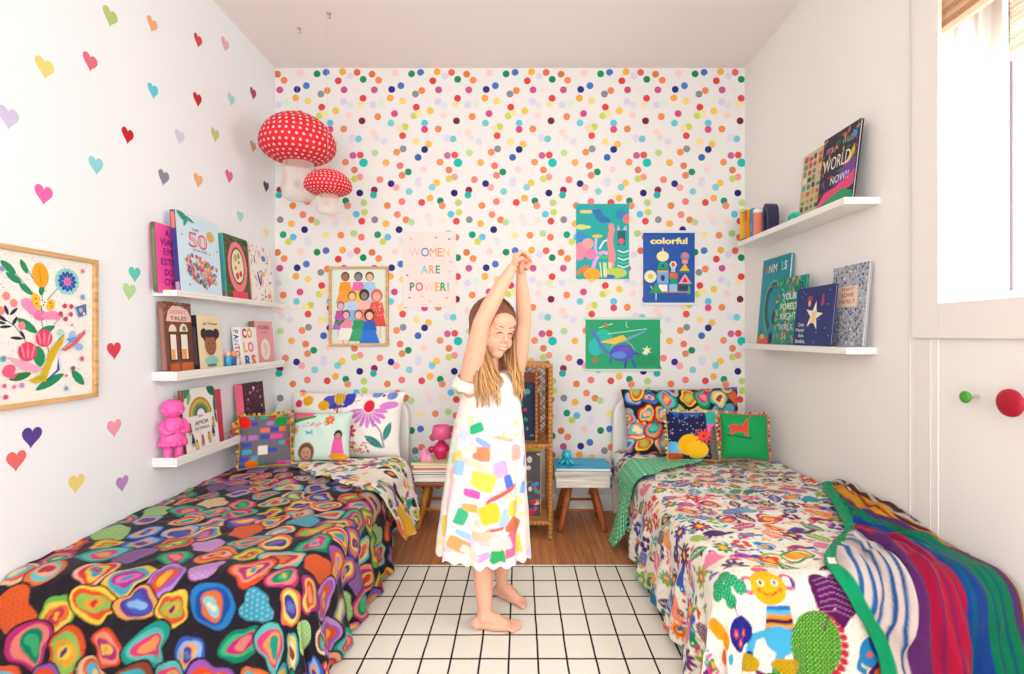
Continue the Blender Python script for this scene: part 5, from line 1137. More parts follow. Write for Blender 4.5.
cushion('dark starry cushion with a yellow fruit and red leaves on the right bed', 'cushion', .255, .245, .09, cv, (.868, 2.50, .402), (-.26, 0, -.05), 'cushion', back='#23264a', trim=['#d8c46a', '#c88a4c', '#e0d8b0'], seed=12)
cv = Canvas(.235, .235, .004, '#1f9a54')
cv.poly([(.03, .165), (.06, .175), (.10, .17), (.125, .215), (.13, .19), (.125, .15), (.125, .12), (.11, .12), (.105, .14), (.06, .14), (.05, .12), (.035, .125), (.045, .15)], '#e0483c'); cv.line([(.025, .12), (.14, .108)], .006, '#1f4a2c'); cv.line([(.13, .21), (.15, .225)], .003, '#e0483c')
cushion('plain green cushion with a small red deer and pompom trim on the right bed', 'cushion', .235, .235, .09, cv, (1.125, 2.50, .402), (-.24, .03, -.14), 'cushion', back='#1f9a54', trim=['#e8705c', '#f0a87c', '#d8485c'], seed=15)

# ================================================================== MUSHROOM LANTERNS
def mushroom(label, X, y, z, rc, hc, rs, hs, ylab):
    t = thing('mushroom_lantern', label, 'lantern', (X, y, z), (.04, 0, 0), 'hanging mushroom lanterns')
    n = 48; prof = [(rs*.9, .03*hc)]; 
    def cap_r(a): return rc*math.cos(a), (hc*.62*math.sin(a)+.30*hc) if a > 0 else (.30*hc+.32*hc*math.sin(a)*1.0)
    prof = [(rs*.95, .10*hc)]
    for k in range(-9, 13):
        a = k*PI/24
        if k < 0: r = rc*math.cos(a); prof.append((r*1.0 if k > -9 else r, .34*hc+.34*hc*math.sin(a)/math.sin(9*PI/24)))
        else: prof.append((max(rc*math.cos(a), .001), .34*hc+.66*hc*math.sin(a)))
    b = MB(); b.lathe(prof, (0, 0, 0), '#df2f3d', 48)
    def cp(v):       # v 0..1 along profile from rim to top
        f = 1+v*(len(prof)-2); i = min(int(f), len(prof)-2); q = f-i
        return (prof[i][0]*(1-q)+prof[i+1][0]*q, prof[i][1]*(1-q)+prof[i+1][1]*q)
    # white spots in rings
    sp = rc*.165; L = 0; acc = 0; pr = []
    for i in range(1, len(prof)-1):
        seg = math.hypot(prof[i+1][0]-prof[i][0], prof[i+1][1]-prof[i][1]); L += seg
    rows = int(L/(sp*.86)); j = 0
    for j in range(rows+1):
        target = j*L/rows; d = 0
        for i in range(1, len(prof)-1):
            seg = math.hypot(prof[i+1][0]-prof[i][0], prof[i+1][1]-prof[i][1])
            if d+seg >= target-1e-9: break
            d += seg
        q = (target-d)/max(seg, 1e-9); r = prof[i][0]*(1-q)+prof[i+1][0]*q; zz = prof[i][1]*(1-q)+prof[i+1][1]*q
        tr, tz = (prof[i+1][0]-prof[i][0])/seg, (prof[i+1][1]-prof[i][1])/seg; nr, nz_ = tz, -tr
        m = max(int(2*PI*r/sp), 1)
        for k in range(m):
            a = 2*PI*(k+(.5 if j % 2 else 0))/m; e = Vector((math.cos(a), math.sin(a), 0)); tt_ = Vector((-math.sin(a), math.cos(a), 0))
            N = e*nr+Vector((0, 0, nz_)); C_ = e*r+Vector((0, 0, zz))+N*.0028; T_ = e*tr+Vector((0, 0, tz)); q_ = rc*.036
            b.add([C_+tt_*(q_*math.cos(g*PI/5))+T_*(q_*math.sin(g*PI/5)) for g in range(10)], [tuple(range(10))], '#f9cfc4')
    b.build('cap', 'fabric', t)
    b = MB(); b.lathe([(rs*.96, .10*hc), (rs*.93, -.10*hs), (rs*.95, -.4*hs), (rs*1.08, -.68*hs), (rs*1.0, -.88*hs), (rs*.7, -.98*hs), (rs*.3, -hs)], (0, 0, 0), '#f3e9d6', 36); b.build('stem', gauze_mat('#fbf6ee', .6), t)
    b = MB(); b.tube([(0, 0, hc), (ylab[0]-X, ylab[1]-y, ZC-z-.026)], .0006, '#cfc9c2', 6); b.build('hanging_thread', 'matte', t)
mushroom('large red mushroom lantern with white dots hanging near the left wall', -1.13, 2.55, 1.905, .183, .25, .080, .19, (-1.131, 2.555))
mushroom('smaller red mushroom lantern hanging lower, right of the large one', -.935, 2.44, 1.71, .112, .125, .05, .092, (-.93, 2.44))

# ================================================================== STOOLS WITH THINGS ON THEM
def stool(label, x0, x1, y0, y1, ztop, thick, wood, seatc, group):
    cx, cy = (x0+x1)/2, (y0+y1)/2; t = thing('stool', label, 'stool', (cx, cy, 0), group=group); w, d = (x1-x0)/2, (y1-y0)/2
    b = MB(); b.bbox((-w, -d, ztop-thick), (w, d, ztop), seatc[0]); b.build('seat', seatc[1], t, bevel=.004)
    zt = ztop-thick; F_ = {}
    for sx in (-1, 1):
        for sy in (-1, 1):
            a = Vector((sx*w*.42, sy*d*.5, zt-.001)); e = Vector((sx*w*.80, sy*d*.78, 0)); F_[sx, sy] = (a, e)
            b = MB(); b.tube([a, a.lerp(e, .5), a.lerp(e, .93), e+Vector((0, 0, .0))], [.016, .0185, .0165, .014], wood, 14); o = b.build('leg', 'wood_v', t)
    def at(k, f): return F_[k][0].lerp(F_[k][1], f)
    for s_ in (-1, 1):
        b = MB(); b.tube([at((-1, s_), .55), at((1, s_), .55)], .0085, wood, 10); b.build('stretcher', 'wood', t)
        b = MB(); b.tube([at((s_, -1), .72), at((s_, 1), .72)], .0085, wood, 10); b.build('stretcher', 'wood', t)
    return t
stool('low wooden stool on splayed legs by the right bed, under the turquoise book', .18, .475, 2.585, 2.86, .322, .022, '#a85f2c', ('#d9d2c4', 'old_paint'), 'low stools beside the beds')
stool('low wooden stool on splayed legs by the left bed, under the pile of books', -.575, -.275, 2.60, 2.87, .262, .022, '#c8842f', ('#8f5a34', 'wood'), 'low stools beside the beds')
# whitewashed box under the right stool's seat: an apron of the stool
st = bpy.data.objects['stool']; b = MB()
b.bbox((-.140, -.128, .236), (.140, .128, .2995), '#e9e6de'); 
b.build('apron_box', 'old_paint', st, bevel=.003)
for ob in [o for o in st.children if o.name.startswith(('leg', 'stretcher'))]: ob.scale.z = .79
def flat_book(label, x, y, z, w, d, h, c, rot, page='#efeae0', name='large_book', group='books piled on the left stool'):
    t = thing(name, label, 'book', (x, y, z), (0, 0, rot), group); 
    b = MB(); b.bbox((-w/2, -d/2, 0), (w/2, d/2, .0018), c); b.bbox((-w/2, -d/2, h-.0018), (w/2, d/2, h), c); b.bbox((-w/2, d/2-.002, .0018), (w/2, d/2, h-.0018), c); b.build('cover', 'paper', t)
    b = MB(); b.bbox((-w/2+.003, -d/2+.003, .002), (w/2-.003, d/2-.0022, h-.002), page); b.build('pages', 'matte', t)
    return t
zz = .2625
for i, (h, c, pg, rot, w, lab) in enumerate([(.024, '#e6e2da', '#f4f0e8', .0, .262, 'thick white book at the bottom of the pile on the left stool'), (.012, '#cfc8bc', '#f2eee6', .02, .27, 'thin pale book second from the bottom of the pile'), (.012, '#5a5450', '#f4f0ea', -.02, .278, 'book with a dark cover edge third in the pile'),
        (.012, '#e8c8c4', '#f4ece6', .015, .285, 'pale pink book in the middle of the pile on the stool'), (.009, '#b8505c', '#e8a8a4', -.01, .29, 'dusty red book above the pale pink one in the pile'), (.014, '#f0c46c', '#f4e6c8', .02, .272, 'warm yellow book second from the top of the pile'), (.010, '#d9d09a', '#efe8d0', -.02, .288, 'cream and green book topmost on the pile, under the pink lamp')]):
    flat_book(lab, -.425, 2.735, zz, w, .24, h, c, rot, pg); zz += h+.0004
ZL = zz
# lamp
t = thing('table_lamp', 'small glossy pink lamp with a bulb shaped base on the pile of books', 'lamp', (-.428, 2.72, ZL+.0003))
b = MB(); b.lathe([(.022, 0), (.026, .004), (.034, .018), (.043, .038), (.045, .052), (.040, .070), (.026, .085), (.016, .094), (.014, .104), (.018, .11)], (0, 0, 0), '#d31668', 32); b.build('base', 'gloss', t)
b = MB(); b.ell((-.054, 0, .05), (.018, .018, .019), '#c01460', 16, 10); b.build('side_knob', 'gloss', t)
b = MB(); n = 32; b.lathe([(.057, .112), (.044, .178), (.0435, .1785), (.0425, .178), (.0555, .1125)], (0, 0, 0), '#f0659c', 32); b.build('lamp_shade', 'satin', t)
t = thing('rock_ornament', 'small pale pink jagged ornament left of the pink lamp', 'ornament', (-.516, 2.690, ZL+.0003))
b = MB(); b.lathe([(.034, 0), (.036, .012), (.028, .030), (.018, .044), (.004, .062)], (0, 0, 0), '#f58fc0', 7, smooth=False); b.lathe([(.018, 0), (.018, .010), (.010, .030), (.002, .036)], (.030, -.012, 0), '#f79ac8', 6, smooth=False); b.build('stone', 'satin', t)
t = thing('trinket_dish', 'small green dish at the left edge of the pile of books', 'dish', (-.552, 2.66, ZL+.0003)); b = MB(); b.lathe([(.010, 0), (.017, .003), (.025, .018), (.023, .018), (.015, .006), (.002, .005)], (0, 0, 0), '#3fae8a', 24); b.build('bowl', 'gloss', t)
# right stool
g = Art(.275, .015, '#2c9fd0'); t = thing('large_book', 'turquoise blue book lying flat on the right stool', 'book', (.335, 2.70, .3224), (0, 0, -.03))
b = MB(); b.bbox((-.145, -.105, 0), (.140, .115, .002), '#2a9cd2'); b.bbox((-.145, -.105, .012), (.140, .115, .014), '#35aedd'); b.bbox((-.145, .112, .002), (.140, .115, .012), '#2a9cd2')
R4 = random.Random(4)
for k in range(26):
    x, y = R4.uniform(-.13, .12), R4.uniform(-.09, .1); a = R4.uniform(.006, .018); b.add([(x-a, y-a*.4, .0142+k*1e-5), (x+a, y-a*.5, .0142+k*1e-5), (x+a*.8, y+a*.4, .0142+k*1e-5), (x-a*.9, y+a*.5, .0142+k*1e-5)], [(0, 1, 2, 3)], R4.choice(['#1f7fb8', '#58c4e4', '#2390c0']))
b.build('cover', 'paper', t)
b = MB(); b.bbox((-.142, -.102, .0022), (.137, .111, .0118), '#eef0ea'); b.build('pages', 'matte', t)
t = thing('octopus_toy', 'turquoise rubber toy with a domed head on the blue book', 'toy', (.252, 2.70, .3366))
b = MB(); b.ell((0, 0, .046), (.027, .025, .030), '#27b7c9', 20, 14); b.build('head', 'gloss', t)
for k in range(7):
    a = 2*PI*k/7+.2; b = MB(); b.tube([(.014*math.cos(a), .014*math.sin(a), .024), (.026*math.cos(a), .024*math.sin(a), .012), (.040*math.cos(a), .037*math.sin(a), .0075), (.050*math.cos(a+.2), .046*math.sin(a+.2), .009)], [.011, .010, .0075, .004], '#23aebf', 10); b.build('arm', 'gloss', t)

# ================================================================== RATTAN CABINET
cb = thing('rattan_cabinet', 'tall honey coloured rattan cabinet with lattice sides behind the girl', 'cabinet', (-.01, 2.67, 0))
WC, DC, HC = .175, .165, .885; RC = '#d39a55'; RD_ = '#c4884a'
def wrap(b, p0, p1, r, c=RC, c2='#b97a3c'):
    p0, p1 = Vector(p0), Vector(p1); L = (p1-p0).length; n = int(L/.011); cols = [c if i % 2 else c2 for i in range(n)]
    b.tube([p0.lerp(p1, i/n) for i in range(n+1)], [r*(1+.05*(i % 2)) for i in range(n+1)], c, 12, cols=cols)
for sx in (-1, 1):
    for sy in (-1, 1):
        b = MB(); wrap(b, (sx*(WC-.012), sy*(DC-.012), .0), (sx*(WC-.012), sy*(DC-.012), HC), .0115); b.build('post', 'wicker', cb)
for z, nm in ((.075, 'bottom_shelf'), (.462, 'middle_shelf'), (HC-.02, 'top_panel')):
    b = MB(); b.bbox((-WC+.024, -DC+.004, z), (WC-.024, DC-.004, z+.018), '#cf9350'); b.build(nm, 'wood', cb, bevel=.002)
for z in (.084, .471, HC-.012):
    for sy in (-1, 1):
        b = MB(); wrap(b, (-WC+.02, sy*(DC-.012), z), (WC-.02, sy*(DC-.012), z), .010); b.build('rail', 'wicker', cb)
    for sx in (-1, 1):
        b = MB(); wrap(b, (sx*(WC-.012), -DC+.02, z), (sx*(WC-.012), DC-.02, z), .010); b.build('rail', 'wicker', cb)
def lattice(b, o, ux, w, h, z0, s_=.042):
    o = Vector(o); ux = Vector(ux); up = Vector((0, 0, 1)); nrm = ux.cross(up)
    for sg in (-1, 1):
        k = -h
        while k < w+h:
            pts = []
            for i in range(2):
                pass
            x0, x1 = (k, k+h) if sg > 0 else (k+h, k)
            # clip line x = x0 + (x1-x0)*t to 0..w
            ts = []
            for lim in (0, w):
                ts.append((lim-x0)/(x1-x0))
            t0, t1 = max(0, min(ts)), min(1, max(ts))
            if t1 > t0+.01:
                a = o+ux*(x0+(x1-x0)*t0)+up*(z0+h*t0); c = o+ux*(x0+(x1-x0)*t1)+up*(z0+h*t1)
                b.tube([a+nrm*.0015*sg, c+nrm*.0015*sg], .0022, '#a8683a' if sg > 0 else '#8f5a34', 6)
            k += s_
fw = .060
for x0, nm in ((-WC+.022, 0), (WC-.022-fw, 1)):
    b = MB(); lattice(b, (x0, -DC+.012, 0), (1, 0, 0), fw, .37, .485); b.build('front_lattice', 'wicker', cb)
    xx = x0+fw if nm == 0 else x0
    b = MB(); wrap(b, (xx, -DC+.012, .482), (xx, -DC+.012, HC-.022), .0065, '#c98f4d', '#9c5f30'); b.build('inner_post', 'wicker', cb)
for sx in (-1, 1):
    b = MB(); lattice(b, (sx*(WC-.012), -DC+.024, 0), (0, 1, 0), 2*DC-.048, .37, .485); b.build('side_lattice', 'wicker', cb)
b = MB(); lattice(b, (-WC+.024, DC-.012, 0), (1, 0, 0), 2*WC-.048, .37, .485, .05); b.build('back_lattice', 'wicker', cb)
# books inside the cabinet
def cabbook(label, x, z, w, h, d, c, marks, group, y=-.05):
    t = thing('thin_book', label, 'book', (-.01+x, 2.67+y, z), (0, 0, 0), group)
    g = Art(w, h, c); R5 = random.Random(label)
    for k in range(26 if marks else 0): g.ell(R5.random(), R5.random(), R5.uniform(.05, .16), R5.uniform(.05, .16), R5.choice(marks), n=8); g.l = k % 6
    b = MB(); b.bbox((0, 0, 0), (w, .003, h), c); b.bbox((0, d-.003, 0), (w, d, h), c); b.bbox((0, .003, 0), (.003, d-.003, h), c); g.emit(b, 0, 0, 0, bg=False); b.build('cover', 'paper', t)
    b = MB(); b.bbox((.003, .003, .003), (w-.003, d-.003, h-.003), '#ece4d2'); b.build('pages', 'matte', t)
GC = 'books standing in the rattan cabinet'
MK = ['#2f6f9c', '#c8345c', '#2f9c6a', '#e8a03c', '#4a3f8c', '#d8d0c0', '#1f2f4c']
cabbook('dark blue jungle book face out in the upper bay of the cabinet', .0, .4805, .105, .30, .018, '#24304f', ['#2f6f9c', '#2f9c6a', '#c8345c', '#4a3f8c', '#3fa8b0'], GC, y=-.06)
cabbook('teal and green book behind the dark one in the upper bay of the cabinet', -.13, .4805, .115, .26, .02, '#2f8f8a', MK, GC, y=-.03)
cabbook('orange flecked book at the back of the upper bay of the cabinet', -.02, .4805, .14, .345, .018, '#a85a3c', ['#e8d8c0', '#6a3f34', '#c8345c'], GC, y=.05)
cabbook('grey book with bright flowers, in the lower bay of the cabinet', .0, .0935, .115, .325, .03, '#57525a', ['#d8344c', '#3f9cd0', '#e8a03c', '#b85ca8', '#3fae7c', '#7a747c', '#e4dccc'], GC, y=-.08)
cabbook('yellow topped book behind the grey flowered one in the cabinet', -.01, .0935, .13, .355, .02, '#e8c85c', None, GC, y=-.04)
cabbook('mint book at the left of the lower bay of the cabinet', -.14, .0935, .12, .30, .02, '#4fae9a', MK, GC, y=-.05)
# ================================================================== THE GIRL
def plain_mat(name, col, rough=.5, sss=0.0):
    m = bpy.data.materials.new(name); m.use_nodes = True; b = m.node_tree.nodes['Principled BSDF']
    b.inputs['Base Color'].default_value = lin(col)+(1,); b.inputs['Roughness'].default_value = rough
    return m
GZ = .0085
girl = thing('person', 'child in a patchwork-print dress with long fair hair, arms clasped overhead, barefoot on the rug', 'person', (-.11, 1.80, GZ))
GO = Vector((-.11, 1.80, GZ))
HM = Matrix.Translation((-.094, 1.80, 1.052)) @ Euler((math.radians(13), math.radians(5), math.radians(36)), 'XYZ').to_matrix().to_4x4()
HS = .93
def hp(x, y, z): return HM @ Vector((x*HS, y*HS, z*HS))
B = MB()
def T(path, r, n=14): B.tube(path, r, '#ffffff', n)
def EL(c, r, rot=None): B.ell(c, r, '#ffffff', 20, 14, rot)
HR = HM.to_euler()
def HE(c, r): EL(hp(*c), tuple(q*HS for q in r), HR)
HE((0, .022, .030), (.074, .088, .080)); HE((0, -.022, .002), (.066, .062, .070)); HE((0, -.030, -.040), (.054, .054, .058)); HE((0, -.052, -.082), (.026, .026, .022))
HE((-.030, -.052, -.040), (.027, .026, .027)); HE((.030, -.052, -.040), (.027, .026, .027)); HE((0, -.060, .040), (.050, .026, .035))
B.tube([hp(0, -.080, .004), hp(0, -.092, -.018), hp(0, -.097, -.028)], [.0055*HS, .008*HS, .0095*HS], '#ffffff', 10); HE((-.009, -.088, -.030), (.0065, .007, .006)); HE((.009, -.088, -.030), (.0065, .007, .006))
HE((0, -.083, -.048), (.020, .009, .006)); HE((0, -.081, -.058), (.016, .009, .006))
HE((-.024, -.074, .000), (.014, .010, .009)); HE((.024, -.074, .000), (.014, .010, .009)); HE((-.026, -.077, .018), (.020, .008, .006)); HE((.026, -.077, .018), (.020, .008, .006))
for s_ in (-1, 1): HE((s_*.071, .012, -.012), (.008, .017, .026)); HE((s_*.077, .018, -.004), (.006, .010, .016))
yaw = math.radians(38)
neck = Vector((-.104, 1.822, .885))
T([(-.112, 1.83, .84), neck, hp(0, .022, -.055)], [.040, .030, .031])
Rs, Ls = Vector((-.178, 1.765, .862)), Vector((-.026, 1.880, .872))
for c, r in [((-.112, 1.815, .545), (.090, .070, .075)), ((-.110, 1.815, .640), (.078, .060, .090)), ((-.108, 1.817, .735), (.080, .058, .085)), ((-.106, 1.82, .800), (.086, .056, .075))]: EL(c, r, (0, 0, yaw))
T([neck+Vector((0, 0, -.02)), Rs+Vector((.01, .01, 0))], [.034, .032]); T([neck+Vector((0, 0, -.02)), Ls], [.034, .032])
T([(-.150, 1.785, .80), Rs, Vector((-.158, 1.735, .955)), Vector((-.132, 1.703, 1.070)), Vector((-.104, 1.700, 1.125)), Vector((-.062, 1.706, 1.20)), Vector((-.033, 1.712, 1.250)), Vector((-.024, 1.713, 1.266))], [.036, .041, .037, .0295, .030, .025, .0185, .018])
T([(-.055, 1.86, .80), Ls, Vector((-.002, 1.868, .970)), Vector((.014, 1.842, 1.072)), Vector((.013, 1.818, 1.130)), Vector((.008, 1.788, 1.195)), Vector((.004, 1.768, 1.238)), Vector((.003, 1.758, 1.252))], [.034, .039, .035, .028, .0285, .024, .0175, .017])
# hands: palms and five fingers each
NAILS = []
def finger(pts, r0):
    T(pts, [r0*1.05, r0, r0*.97, r0*.9, r0*.72][:len(pts)], 10); a, b_ = Vector(pts[-2]), Vector(pts[-1]); NAILS.append((b_+(b_-a).normalized()*r0*.2, r0))
EL((-.017, 1.712, 1.283), (.013, .018, .029), (0, .35, 0)); EL((-.012, 1.712, 1.296), (.014, .019, .018))
for i in range(4):
    yy = 1.697+.0105*i; L = (1.0, 1.12, 1.08, .88)[i]
    finger([(-.008, yy, 1.302), (.006, yy-.001, 1.3135-.001*i), (.006+.015*L, yy-.002, 1.309-.002*i), (.006+.025*L, yy-.001, 1.297-.003*i), (.006+.027*L, yy+.001, 1.286-.003*i)], .0064)
finger([(-.020, 1.700, 1.272), (-.010, 1.690, 1.282), (.004, 1.688, 1.288), (.014, 1.691, 1.287)], .0074)
EL((.006, 1.741, 1.270), (.013, .020, .027)); EL((.008, 1.737, 1.283), (.013, .020, .016))
for i in range(4):
    xx = .018-.0095*i*.5; yy = 1.757-.0118*i; L = (1.0, 1.1, 1.05, .85)[i]
    finger([(.014, yy, 1.290), (.024, yy, 1.284+.002*i), (.031, yy-.003, 1.272), (.028, yy-.006, 1.262), (.020, yy-.008, 1.258)], .0062)
finger([(.012, 1.728, 1.262), (.024, 1.716, 1.268), (.034, 1.706, 1.274), (.040, 1.702, 1.280)], .0070)
# legs and feet
T([(-.145, 1.785, .56), (-.142, 1.775, .45), (-.137, 1.768, .33), (-.135, 1.770, .27), (-.130, 1.762, .20), (-.126, 1.757, .12), (-.124, 1.750, .072), (-.127, 1.744, .045)], [.066, .056, .043, .041, .0375, .030, .0245, .024])
T([(-.082, 1.845, .56), (-.082, 1.862, .45), (-.084, 1.885, .33), (-.083, 1.900, .27), (-.079, 1.918, .20), (-.074, 1.934, .12), (-.071, 1.944, .075), (-.073, 1.948, .048)], [.062, .052, .040, .038, .035, .028, .023, .0225])
def foot(ax, ay, hd, L, z0, side):
    d = Vector((math.cos(hd), math.sin(hd), 0)); n = Vector((-math.sin(hd), math.cos(hd), 0))*side      # n towards the big toe
    o = Vector((ax, ay, z0))
    def p(f, w, z): return o+d*f+n*w+Vector((0, 0, z))
    EL(p(-.022, 0, .0215), (.0235, .0235, .0215)); T([p(-.010, 0, .040), p(.020, .002, .040), p(.050, .004, .029), p(.078, .004, .018)], [.0245, .024, .0205, .0145])
    EL(p(.012, 0, .020), (.045, .0215, .0195), (0, 0, hd)); EL(p(.002, 0, .034), (.030, .021, .024), (0, 0, hd)); EL(p(.058, .012, .018), (.034, .016, .0165), (0, 0, hd)); EL(p(.050, -.012, .014), (.040, .013, .0135), (0, 0, hd)); EL(p(.080, .002, .0145), (.018, .026, .0135), (0, 0, hd))
    for i, (w, f, r) in enumerate([(.020, .118, .0095), (.0075, .117, .0072), (-.0035, .112, .0068), (-.0135, .105, .0064), (-.0225, .096, .0062)]):
        f = f*L; b0 = p(.078, w*.8, .014); T([b0, p((.078+f)/2+.004, w, .0135), p(f, w, r+.0005), p(f+.008, w, r)], [r*1.05, r, r*1.03, r*.72], 10); NAILS.append((p(f+.006, w, r+.006), r*.7))
foot(-.127, 1.738, math.radians(-2), 1.06, GZ+.0, 1)
foot(-.066, 1.945, math.radians(-36), .93, GZ, -1)
me = bpy.data.meshes.new('body'); me.from_pydata([Vector(v)-GO for v in B.v], [], B.f); bo = bpy.data.objects.new('body_raw', me); COL.objects.link(bo)
m = bo.modifiers.new('r', 'REMESH'); m.mode = 'VOXEL'; m.voxel_size = .0026
m = bo.modifiers.new('s', 'SMOOTH'); m.factor = .5; m.iterations = 3
dg = bpy.context.evaluated_depsgraph_get(); dg.update(); me2 = bpy.data.meshes.new_from_object(bo.evaluated_get(dg)); bpy.data.objects.remove(bo)
nv = len(me2.vertices); V = np.zeros(nv*3, np.float32); me2.vertices.foreach_get('co', V); V = V.reshape(-1, 3)+np.array(GO)
Cc = np.zeros((nv, 4), np.float32); Cc[:] = np.array(lin('#e6ad90')+(1,))
def tint(c, r, col, k=1.0):
    d = np.linalg.norm((V-np.array(c))/np.array(r), axis=1); w = np.clip(1.25-d, 0, 1)*k; w = np.minimum(w*1.6, k)
    Cc[:, :3] = Cc[:, :3]*(1-w[:, None])+np.array(lin(col))*w[:, None]
for s_ in (-1, 1): tint(hp(s_*.036, -.074, -.036), (.02,)*3, '#ee9c88', .5)
tint(hp(0, -.098, -.026), (.010,)*3, '#eea890', .4)
for c in (0, .006, -.006, .012, -.012, .018, -.018, .023, -.023): tint(hp(c, -.090, -.0585+abs(c)**1.6*3.4), (.005, .014, .0046), '#d8746e', .8)
for p_, r_ in NAILS[:10]: tint(p_, (r_*.8,)*3, '#c8434c', .8)
for p_, r_ in NAILS[10:]: tint(p_, (r_*.8,)*3, '#f0b0a8', .6)
tint((-.124, 1.752, .03), (.05, .03, .02), '#e8a488', .3)
at = me2.color_attributes.new('Col', 'FLOAT_COLOR', 'POINT'); at.data.foreach_set('color', Cc.ravel())
me2.materials.clear(); me2.materials.append(MATS['skin']); me2.polygons.foreach_set('use_smooth', np.ones(len(me2.polygons), bool)); me2.update()
body = bpy.data.objects.new('body', me2); COL.objects.link(body); body.parent = girl; me2.name = 'body'
def child(b, name, mat, sm=None):
    b.v = [tuple(Vector(v)-GO) for v in b.v]; return b.build(name, mat, girl)
# eyelids closed and smiling, lashes, brows, smile line
def surf(x, z, off=.001):      # front of the face at local x, z, found on the finished body
    p0 = hp(x, -.2, z); d = (HM.to_3x3() @ Vector((0, 1, 0))).normalized()
    return p0, d
from mathutils.bvhtree import BVHTree
bv = BVHTree.FromPolygons([tuple(v) for v in V], [tuple(p.vertices) for p in me2.polygons])
def on_face(x, z, off=.0006):
    p0, d = surf(x, z); h = bv.ray_cast(p0, d)
    return (h[0]-d*off) if h[0] else hp(x, -.09, z)
b = MB()
for s_ in (-1, 1):
    b.tube([on_face(s_*(.011+.005*i), -.001+.006*math.sin(PI*i/5)-.001*i*.5) for i in range(6)], [.0009, .0018, .0022, .0023, .0020, .0010], '#4a2f24', 6)
child(b, 'eyelashes', 'matte')
b = MB()
for s_ in (-1, 1): b.tube([on_face(s_*(.012+.006*i), .0195+.005*math.sin(PI*i/4.5)) for i in range(5)], [.0011, .0020, .0022, .0018, .0008], '#8f6444', 6)
child(b, 'eyebrows', 'matte')
b = MB(); b.tube([on_face(-.026+.0065*i, -.0575+.0125*((i-4)/4)**2) for i in range(9)], [.0005, .0011, .0017, .0021, .0023, .0021, .0017, .0011, .0005], '#f6efe8', 6); b.tube([on_face(-.026+.0065*i, -.0550+.0115*((i-4)/4)**2) for i in range(9)], [.0004, .0007, .0009, .0010, .0010, .0010, .0009, .0007, .0004], '#a84a4a', 6); child(b, 'smile', 'matte')
# dress
zs = [.245, .30, .40, .50, .60, .70, .78, .83, .862, .884, .896]
cxs = [-.136, -.134, -.129, -.124, -.118, -.113, -.109, -.108, -.107, -.106, -.105]
rxs = [.166, .163, .154, .146, .138, .126, .112, .103, .094, .072, .056]
rys = [.132, .130, .124, .117, .108, .098, .088, .084, .077, .060, .050]
cv = Canvas(.90, .66, .0035, '#e9e4da')
def dpx(zx, zy):
    px, py = 425+zx/4.49, 420+zy/4.49; d = 1.70; X = (px-VX)/F*d; z = EYE+(VY-py)/F*d
    z = min(max(z, .245), .89); cx = np.interp(z, zs, cxs); rx = np.interp(z, zs, rxs); c = max(min((X-cx)/rx, .98), -.98)
    return (-math.acos(c)+PI)/(2*PI)*.90, z-.245
rnd = random.Random(17); PD = ['#35a87a', '#e8609c', '#f2c63a', '#8fb4e8', '#ea9a5c', '#c89adc', '#e0605c', '#f6c8b4', '#4f78cc', '#f4dc64']
def patch(u, v, w_, h_, c):
    a = rnd.uniform(-.5, .5); pts = []
    for k in range(10):
        t = 2*PI*k/10+.3; q = rnd.uniform(.88, 1.1); x = w_/2*q*np.sign(math.cos(t))*abs(math.cos(t))**.45; y = h_/2*q*np.sign(math.sin(t))*abs(math.sin(t))**.45
        pts.append((u+x*math.cos(a)-y*math.sin(a), v+x*math.sin(a)+y*math.cos(a)))
    cv.poly(pts, c)
for k in range(190):
    u = rnd.uniform(.47, .90) if k < 60 else rnd.uniform(0, .9); v = rnd.uniform(.01, .50); patch(u, v, rnd.uniform(.02, .045), rnd.uniform(.012, .04), rnd.choice(PD) if k < 60 else rnd.choice(['#f6cdb4', '#f4dc9c', '#cfdcf2', '#f6c4ce', '#e2cfee', '#cfe8d4']))
for zx, zy, w_, h_, c in [(230,35,50,35,'2fae7a'),(170,75,40,35,'c6cfe6'),(260,100,60,20,'8fa8e0'),(255,148,60,45,'d08a62'),(345,80,90,15,'efb494'),(410,150,50,50,'eeb0a4'),(135,175,60,35,'efcf7a'),(150,220,40,50,'9cc0ec'),(340,215,50,50,'cfa8e0'),(260,270,80,55,'f2dc5a'),(375,278,28,45,'4f74c8'),(440,315,25,40,'7fa4e0'),(445,195,20,35,'b08ae0'),(210,328,60,25,'ea5fae'),(345,330,110,14,'e0605c'),(200,395,55,25,'eab06a'),(295,415,60,60,'f4c63a'),(360,435,30,60,'a8c4e8'),(400,400,45,50,'f0cf5a'),(160,440,40,50,'45b487'),(405,475,60,50,'d07048'),(300,488,80,10,'e0605c'),(170,515,50,20,'a0c8ea'),(260,510,60,30,'f4c4a0'),(75,510,35,70,'f2c840'),(150,565,65,40,'eda468'),(385,555,30,80,'ea6a94'),(430,565,25,60,'f0cf4a'),(330,600,45,40,'35a862'),(265,600,35,25,'dca4dc'),(200,590,60,25,'f6d9cc'),(340,545,60,40,'f8cfc8'),(100,380,40,60,'f6d0da'),(120,320,30,40,'f8ccd8'),(230,200,80,20,'f4cfb4'),(300,60,40,20,'dbeee0'),(200,130,50,20,'f8e2c8')]:
    u, v = dpx(zx, zy); patch(u, v, w_/4.49*.0034*1.5, h_/4.49*.0034*1.5, '#'+c)
for q in ():        # pale painted bands across the cloth
    v = .03+q*.058
    for k in range(60): cv.line([(k*.015, v+.006*math.sin(k*.5+q)), (k*.015+.015, v+.006*math.sin(k*.5+.5+q))], .0035, '#f7d9cf' if q % 2 else '#fbf8f0')
